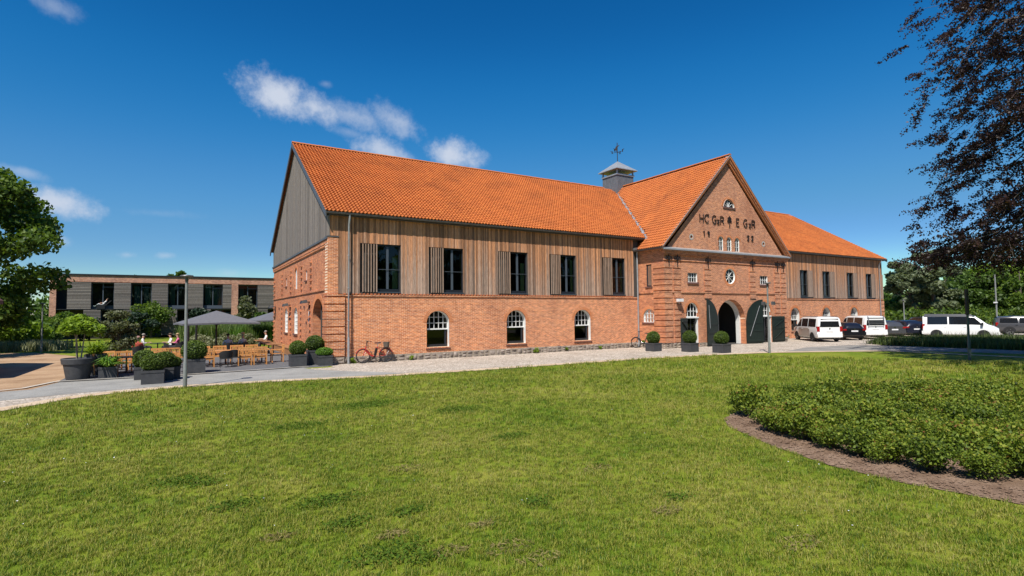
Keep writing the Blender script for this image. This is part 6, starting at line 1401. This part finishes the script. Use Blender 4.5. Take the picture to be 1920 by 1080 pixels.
# ------------------------------------------------------------------ vehicles
def wheel_mesh(R=.33,w=.22,spokes=5):
    t=MB(); P=[(R*.62,-w/2+.02),(R*.9,-w/2),(R,-w/2+.04),(R,w/2-.04),(R*.9,w/2),(R*.62,w/2-.02)]; k=22
    for i in range(len(P)-1):
        for j in range(k):
            a,b=2*math.pi*j/k,2*math.pi*(j+1)/k; (r0,y0),(r1,y1)=P[i],P[i+1]
            t.add([(r0*math.cos(a),y0,r0*math.sin(a)),(r0*math.cos(b),y0,r0*math.sin(b)),(r1*math.cos(b),y1,r1*math.sin(b)),(r1*math.cos(a),y1,r1*math.sin(a))],[(0,1,2,3)])
    r=MB()
    for y in (-w/2+.03,w/2-.03):
        r.add([(R*.2*math.cos(2*math.pi*j/12),y*.9,R*.2*math.sin(2*math.pi*j/12)) for j in range(12)],[tuple(range(12))])
        for s in range(spokes):
            a=2*math.pi*s/spokes; r.bar((R*.1*math.cos(a),y*.92,R*.1*math.sin(a)),(R*.63*math.cos(a),y,R*.63*math.sin(a)),.05,.03,(0,1,0))
        for j in range(18):
            a,b=2*math.pi*j/18,2*math.pi*(j+1)/18; r.add([(R*.56*math.cos(a),y,R*.56*math.sin(a)),(R*.56*math.cos(b),y,R*.56*math.sin(b)),(R*.66*math.cos(b),y,R*.66*math.sin(b)),(R*.66*math.cos(a),y,R*.66*math.sin(a))],[(0,1,2,3)])
    d=MB().add([(R*.6*math.cos(2*math.pi*j/16),0,R*.6*math.sin(2*math.pi*j/16)) for j in range(16)],[tuple(range(16))])
    return t,r,d
def vehicle(name,label,cat,loc,ang,spec,paint,rimm='rim',roofm=None,lowm=None,group=None):
    """spec: stations (x, zbottom, zbelt, zroof, wbelt, wroof); front at +x"""
    t=thing(name,label,cat,loc,ang,group); S=spec['st']; m=MB(); rings=[]
    def ring(s):
        x,zb,zl,zr,wl,wr=s; mid=zb+(zl-zb)*.45
        h=[(0,zb),(wl*.86,zb),(wl*.97,zb+.10),(wl*1.0,mid),(wl*.995,zl-.10),(wl*.965,zl)]
        if zr-zl>.08: h+=[(wr+(wl*.965-wr)*.12,zr-.10),(wr*.93,zr-.025),(wr*.6,zr),(0,zr+.012)]
        else: h+=[(wl*.90,zl+.015),(wl*.80,zr-.01),(wl*.5,zr),(0,zr+.01)]
        L=[(x,y,z) for y,z in h]; return L+[(a,-b,c) for a,b,c in reversed(h[1:-1]) for a,b,c in [(x,a,b)]] if False else L+[(x,-y,z) for y,z in reversed(h[1:-1])]
    for s in S: rings.append(ring(s))
    n=len(rings[0]); fs=[]; V=[p for r in rings for p in r]
    for i in range(len(rings)-1):
        for j in range(n): fs.append((i*n+j,i*n+(j+1)%n,(i+1)*n+(j+1)%n,(i+1)*n+j))
    fs.append(tuple(range(n))); fs.append(tuple(reversed([(len(rings)-1)*n+j for j in range(n)])))
    mi=[]
    for f in fs:
        zc=sum(V[i][2] for i in f)/len(f); mi.append(1 if roofm and zc>spec.get('roofz',9) else (2 if lowm and zc<spec.get('lowz',0) else 0))
    me=bpy.data.meshes.new('body'); me.from_pydata(V,[],fs); me.polygons.foreach_set('material_index',mi)
    body=obj('body',me,[paint,roofm or paint,lowm or paint],t,world=False,smooth=38)
    def lerp(x):
        for a,b in zip(S,S[1:]):
            if a[0]<=x<=b[0]: k=(x-a[0])/(b[0]-a[0]+1e-9); return [a[i]+(b[i]-a[i])*k for i in range(6)]
        return list(S[0] if x<S[0][0] else S[-1])
    def side_pt(x,k,sy,off=.012):
        _,zb,zl,zr,wl,wr=lerp(x); y0,z0=wl*.965,zl; y1,z1=wr+(wl*.965-wr)*.12,zr-.10
        return (x,sy*(y0+(y1-y0)*k+off),z0+(z1-z0)*k)
    for (xa,xb,ka,kb,xc,xd) in spec['glass']:      # quad: bottom xa..xb, top xc..xd
        for sy in (-1,1):
            N=6; P=[side_pt(xa+(xb-xa)*i/N,ka,sy) for i in range(N+1)]+[side_pt(xc+(xd-xc)*i/N,kb,sy) for i in range(N+1)]
            g=MB().add(P,[(i,i+1,N+2+i,N+1+i) for i in range(N)]); obj('side_window',local_mesh(g,'car_glass','side_window'),None,t,world=False)
    # rear and front screens
    for key,nm in (('rear','rear_window'),('wind','windscreen')):
        (x0,z0,w0),(x1,z1,w1)=spec[key]; o=-.014 if key=='rear' else .014
        obj(nm,local_mesh(MB().add([(x0+o,-w0,z0+.012),(x0+o,w0,z0+.012),(x1+o,w1,z1+.012),(x1+o,-w1,z1+.012)],[(0,1,2,3)]),'car_glass',nm),None,t,world=False)
    xr=S[0][0]; xf=S[-1][0]; W=S[len(S)//2][4]
    for (z0,z1,y0,y1) in spec['tail']:
        for sy in (-1,1):
            xs=lerp(xr)[0]; obj('tail_light',local_mesh(MB().box(xr-.02,xr+.16,min(sy*y0,sy*y1),max(sy*y0,sy*y1),z0,z1),'tail_red','tail_light'),None,t,world=False)
    for sy in (-1,1):
        z=spec['headz']; obj('headlight',local_mesh(MB().hexa([(xf-.30,sy*(W-.02),z),(xf+.012,sy*(W-.38),z-.02),(xf-.05,sy*(W-.42),z),(xf-.4,sy*(W-.2),z),(xf-.38,sy*(W-.03),z+.16),(xf-.02,sy*(W-.38),z+.12),(xf-.1,sy*(W-.42),z+.13),(xf-.45,sy*(W-.2),z+.16)]),'head_glass','headlight'),None,t,world=False)
        mx,mz=spec['mirror']; obj('mirror',local_mesh(MB().box(mx-.07,mx+.07,min(sy*(W-.02),sy*(W+.2)),max(sy*(W-.02),sy*(W+.2)),mz,mz+.2),spec.get('mirm','car_trim'),'mirror'),None,t,world=False)
    obj('plate',local_mesh(MB().box(xr-.03,xr-.012,-.26,.26,spec['plz'],spec['plz']+.11),'plate_white','plate'),None,t,world=False)
    obj('rear_bumper',local_mesh(MB().box(xr-.06,xr+.25,-W*.95,W*.95,S[0][1]+.0,S[0][1]+.26),spec.get('bump',paint),'rear_bumper'),None,t,world=False)
    obj('front_bumper',local_mesh(MB().box(xf-.2,xf+.05,-W*.86,W*.86,S[-1][1]+.0,S[-1][1]+.25),spec.get('bump',paint),'front_bumper'),None,t,world=False)
    obj('grille',local_mesh(MB().box(xf-.03,xf+.02,-W*.55,W*.55,spec['headz']-.02,spec['headz']+.1),'car_trim','grille'),None,t,world=False)
    obj('emblem',local_mesh(MB().tube([(xr-.035,0,spec['embz']),(xr-.012,0,spec['embz'])],.055,14),'chrome','emblem'),None,t,world=False)
    obj('underbody',local_mesh(MB().box(S[1][0]+.1,S[-2][0]-.1,-W*.8,W*.8,.2,S[2][1]+.04),'car_trim','underbody'),None,t,world=False)
    tm,rm_,dm_=wheel_mesh(spec.get('R',.33)); tm=local_mesh(tm,'tyre','wheel'); rm_=local_mesh(rm_,rimm,'rim'); dm_=local_mesh(dm_,'car_trim','brake_disc'); R=spec.get('R',.33)
    am=MB(); k=14
    for i in range(k):
        a,b=math.pi*i/k-.12*(i==0),math.pi*(i+1)/k+.12*(i==k-1); am.add([(0,0,0),((R+.085)*math.cos(a),0,(R+.085)*math.sin(a)),((R+.085)*math.cos(b),0,(R+.085)*math.sin(b))],[(0,1,2)])
    am=local_mesh(am,'tyre','wheel_arch')
    for x in spec['wheels']:
        for sy in (-1,1):
            wd=lerp(x)[4]; obj('wheel_arch',am,None,t,world=False,loc=(x,sy*(wd+.004),R))
            wo=obj('wheel',tm,None,t,world=False,loc=(x,sy*(wd-.09),R)); obj('rim',rm_,None,wo,world=False); obj('brake_disc',dm_,None,wo,world=False)
    for xs in spec.get('seams',()):
        for sy in (-1,1):
            P=[(xs,sy*(lerp(xs)[4]*1.0+.002),lerp(xs)[1]+.12),(xs,sy*(lerp(xs)[4]*.97+.004),lerp(xs)[2]-.02)]; obj('door_seam',local_mesh(MB().bar(P[0],P[1],.012,.006,(0,1,0)),'car_trim','door_seam'),None,t,world=False)
            obj('handle',local_mesh(MB().box(xs-.28,xs-.12,min(sy*(lerp(xs)[4]-.0),sy*(lerp(xs)[4]+.03)),max(sy*(lerp(xs)[4]),sy*(lerp(xs)[4]+.03)),lerp(xs)[2]-.16,lerp(xs)[2]-.12),paint if spec.get('van') else 'car_trim','handle'),None,t,world=False)
    return t
VAN=dict(van=1,st=[(-2.42,.38,1.12,1.72,.88,.70),(-2.40,.34,1.14,1.88,.93,.76),(-2.25,.30,1.14,1.95,.95,.79),(-1.0,.28,1.15,1.98,.955,.80),(.55,.28,1.15,1.97,.955,.80),(1.0,.28,1.14,1.90,.95,.78),(1.35,.28,1.13,1.62,.95,.76),(1.78,.28,1.12,1.20,.945,.80),(2.2,.30,1.0,1.04,.92,.75),(2.45,.36,.82,.88,.80,.6)],
 glass=[(-2.1,-.75,.06,.93,-2.08,-.75),(-.65,.5,.06,.93,-.65,.5),(.6,1.5,.06,.90,.6,.98)],rear=((-2.42,1.16,.72),(-2.40,1.80,.64)),wind=((1.72,1.24,.74),(1.08,1.86,.68)),tail=[(.82,1.22,.74,.93)],headz=.74,mirror=(1.45,1.15),plz=.80,embz=1.05,wheels=(-1.5,1.5),R=.335,seams=(.55,-.7))
HATCH=dict(st=[(-2.1,.42,.92,.98,.80,.6),(-2.05,.34,.95,1.12,.86,.6),(-1.75,.28,.96,1.36,.89,.62),(-1.1,.26,.95,1.45,.90,.64),(0,.26,.93,1.47,.90,.65),(.5,.26,.93,1.38,.90,.64),(1.15,.26,.92,1.0,.89,.7),(1.75,.28,.82,.88,.86,.65),(2.1,.36,.66,.72,.76,.5)],
 glass=[(-1.65,-.55,.08,.9,-1.45,-.5),(-.45,.85,.08,.9,-.42,.42)],rear=((-2.02,1.0,.66),(-1.72,1.36,.56)),wind=((1.12,1.02,.7),(.52,1.38,.58)),tail=[(.80,.93,.62,.86)],headz=.58,mirror=(.75,.94),plz=.70,embz=.90,wheels=(-1.32,1.3),R=.315,seams=(.35,-.55))
WAGON=dict(st=[(-2.35,.42,.95,1.02,.84,.62),(-2.3,.32,.98,1.2,.90,.64),(-2.0,.28,.98,1.42,.92,.66),(-1.0,.26,.97,1.50,.92,.67),(0,.26,.96,1.50,.92,.67),(.55,.26,.95,1.40,.92,.66),(1.2,.26,.94,1.02,.91,.72),(1.85,.28,.84,.90,.88,.66),(2.3,.36,.68,.74,.78,.5)],
 glass=[(-2.0,-.7,.08,.9,-1.8,-.7),(-.6,.85,.08,.9,-.6,.45)],rear=((-2.29,1.04,.7),(-2.0,1.42,.6)),wind=((1.15,1.04,.72),(.57,1.40,.6)),tail=[(.84,.97,.64,.90)],headz=.60,mirror=(.78,.96),plz=.68,embz=.93,wheels=(-1.45,1.42),R=.325,seams=(.35,-.6))
SUV=dict(st=[(-2.25,.5,1.1,1.2,.86,.66),(-2.2,.42,1.12,1.55,.92,.70),(-2.0,.38,1.12,1.72,.94,.73),(-1.0,.36,1.11,1.78,.945,.74),(0,.36,1.10,1.77,.945,.74),(.5,.36,1.1,1.68,.94,.72),(1.1,.36,1.09,1.18,.93,.76),(1.8,.38,1.0,1.06,.90,.7),(2.25,.46,.82,.9,.82,.55)],
 glass=[(-2.0,-.75,.06,.9,-1.95,-.75),(-.65,.8,.06,.9,-.65,.42)],rear=((-2.22,1.16,.7),(-2.12,1.66,.62)),wind=((1.05,1.2,.74),(.52,1.68,.64)),tail=[(.9,1.2,.66,.92)],headz=.80,mirror=(.75,1.1),plz=.85,embz=1.08,wheels=(-1.35,1.35),R=.37,seams=(.35,-.65))
HD=R_(52); hx,hy=math.cos(HD),math.sin(HD)
def park(rx,ry,spec): x=spec['st'][0][0]; return (rx-hx*x,ry-hy*x,.01)     # rear-centre point given
v1=vehicle('parked_van','silver and white van parked tail outward beside the gatehouse','van',park(43.1,23.15,VAN),HD,VAN,'paint_white',lowm=None)
for sy in (-1,1): obj('side_panel',local_mesh(MB().add([(-1.05,sy*.972,.42),(1.05,sy*.972,.42),(1.05,sy*.955,1.08),(-1.05,sy*.955,1.08)],[(0,1,2,3)]),'paint_silver','side_panel'),None,v1,world=False)
obj('roof_rail',local_mesh(MB().tube([(-2.1,.74,1.99),(.6,.74,2.01)],.02,6).tube([(-2.1,-.74,1.99),(.6,-.74,2.01)],.02,6),'car_trim','roof_rail'),None,v1,world=False)
vehicle('parked_car','black hatchback squeezed between the two white vans','car',park(46.9,23.2,HATCH),HD,HATCH,'paint_black')
v2=vehicle('parked_van','white van with bicycle carrier on its tailgate','van',park(49.9,23.0,VAN),HD,VAN,'paint_white')
rk=MB()
for z in (1.30,1.45,1.60,1.75): rk.bar((-2.60,-.62,z),(-2.60,.62,z),.03,.05)
for y in (-.6,.6): rk.bar((-2.60,y,1.2),(-2.52,y,1.9),.04,.04)
rk.bar((-2.52,-.62,1.9),(-2.40,-.62,1.92),.04,.04).bar((-2.52,.62,1.9),(-2.40,.62,1.92),.04,.04); obj('bike_carrier',local_mesh(rk,'rim','bike_carrier'),None,v2,world=False)
vehicle('parked_car','dark grey estate car beside the white van with the carrier','car',park(53.0,22.9,WAGON),HD,WAGON,'paint_grey')
vehicle('parked_car','black saloon-like estate between the dark grey estate and the tall black car','car',park(55.4,22.2,WAGON),HD,WAGON,'paint_navy')
vehicle('parked_car','tall black off-roader behind the side-on white van','car',park(58.2,21.7,SUV),HD,SUV,'paint_black')
vehicle('parked_car','blue hatchback just visible above the dark estate cars','car',(66.8,34.5,.01),HD,SUV,'paint_navy')
VAN2=dict(VAN); VAN2['roofz']=1.86; VAN2['bump']='paint_white'
a3=math.atan2(-.945,.327); v3=vehicle('parked_van','long white camper van with black roof standing side-on by the grass island','van',(55.7,19.25,.01),a3,VAN2,'paint_white',rimm='rim_dark',roofm='paint_black')
obj('roof_bed',local_mesh(MB().hexa([(-2.32,-.84,1.84),(.95,-.83,1.83),(.95,.83,1.83),(-2.32,.84,1.84),(-2.25,-.74,2.07),(.75,-.74,2.04),(.75,.74,2.04),(-2.25,.74,2.07)]),'paint_black','roof_bed'),None,v3,world=False)
obj('side_stripe',local_mesh(MB().add([(-1.1,.968,.58),(1.1,.968,.58),(1.1,.970,.62),(-1.1,.970,.62)],[(0,1,2,3)]),'car_trim','side_stripe'),None,v3,world=False)
vehicle('parked_car','grey boxy off-roader beyond the nose of the camper van','car',(65.5,17.6,.01),a3+.1,SUV,'paint_grey')
vehicle('parked_car','black estate car at the far end of the car park beside the grey off-roader','car',(72.5,15.5,.01),a3+.1,WAGON,'paint_black')
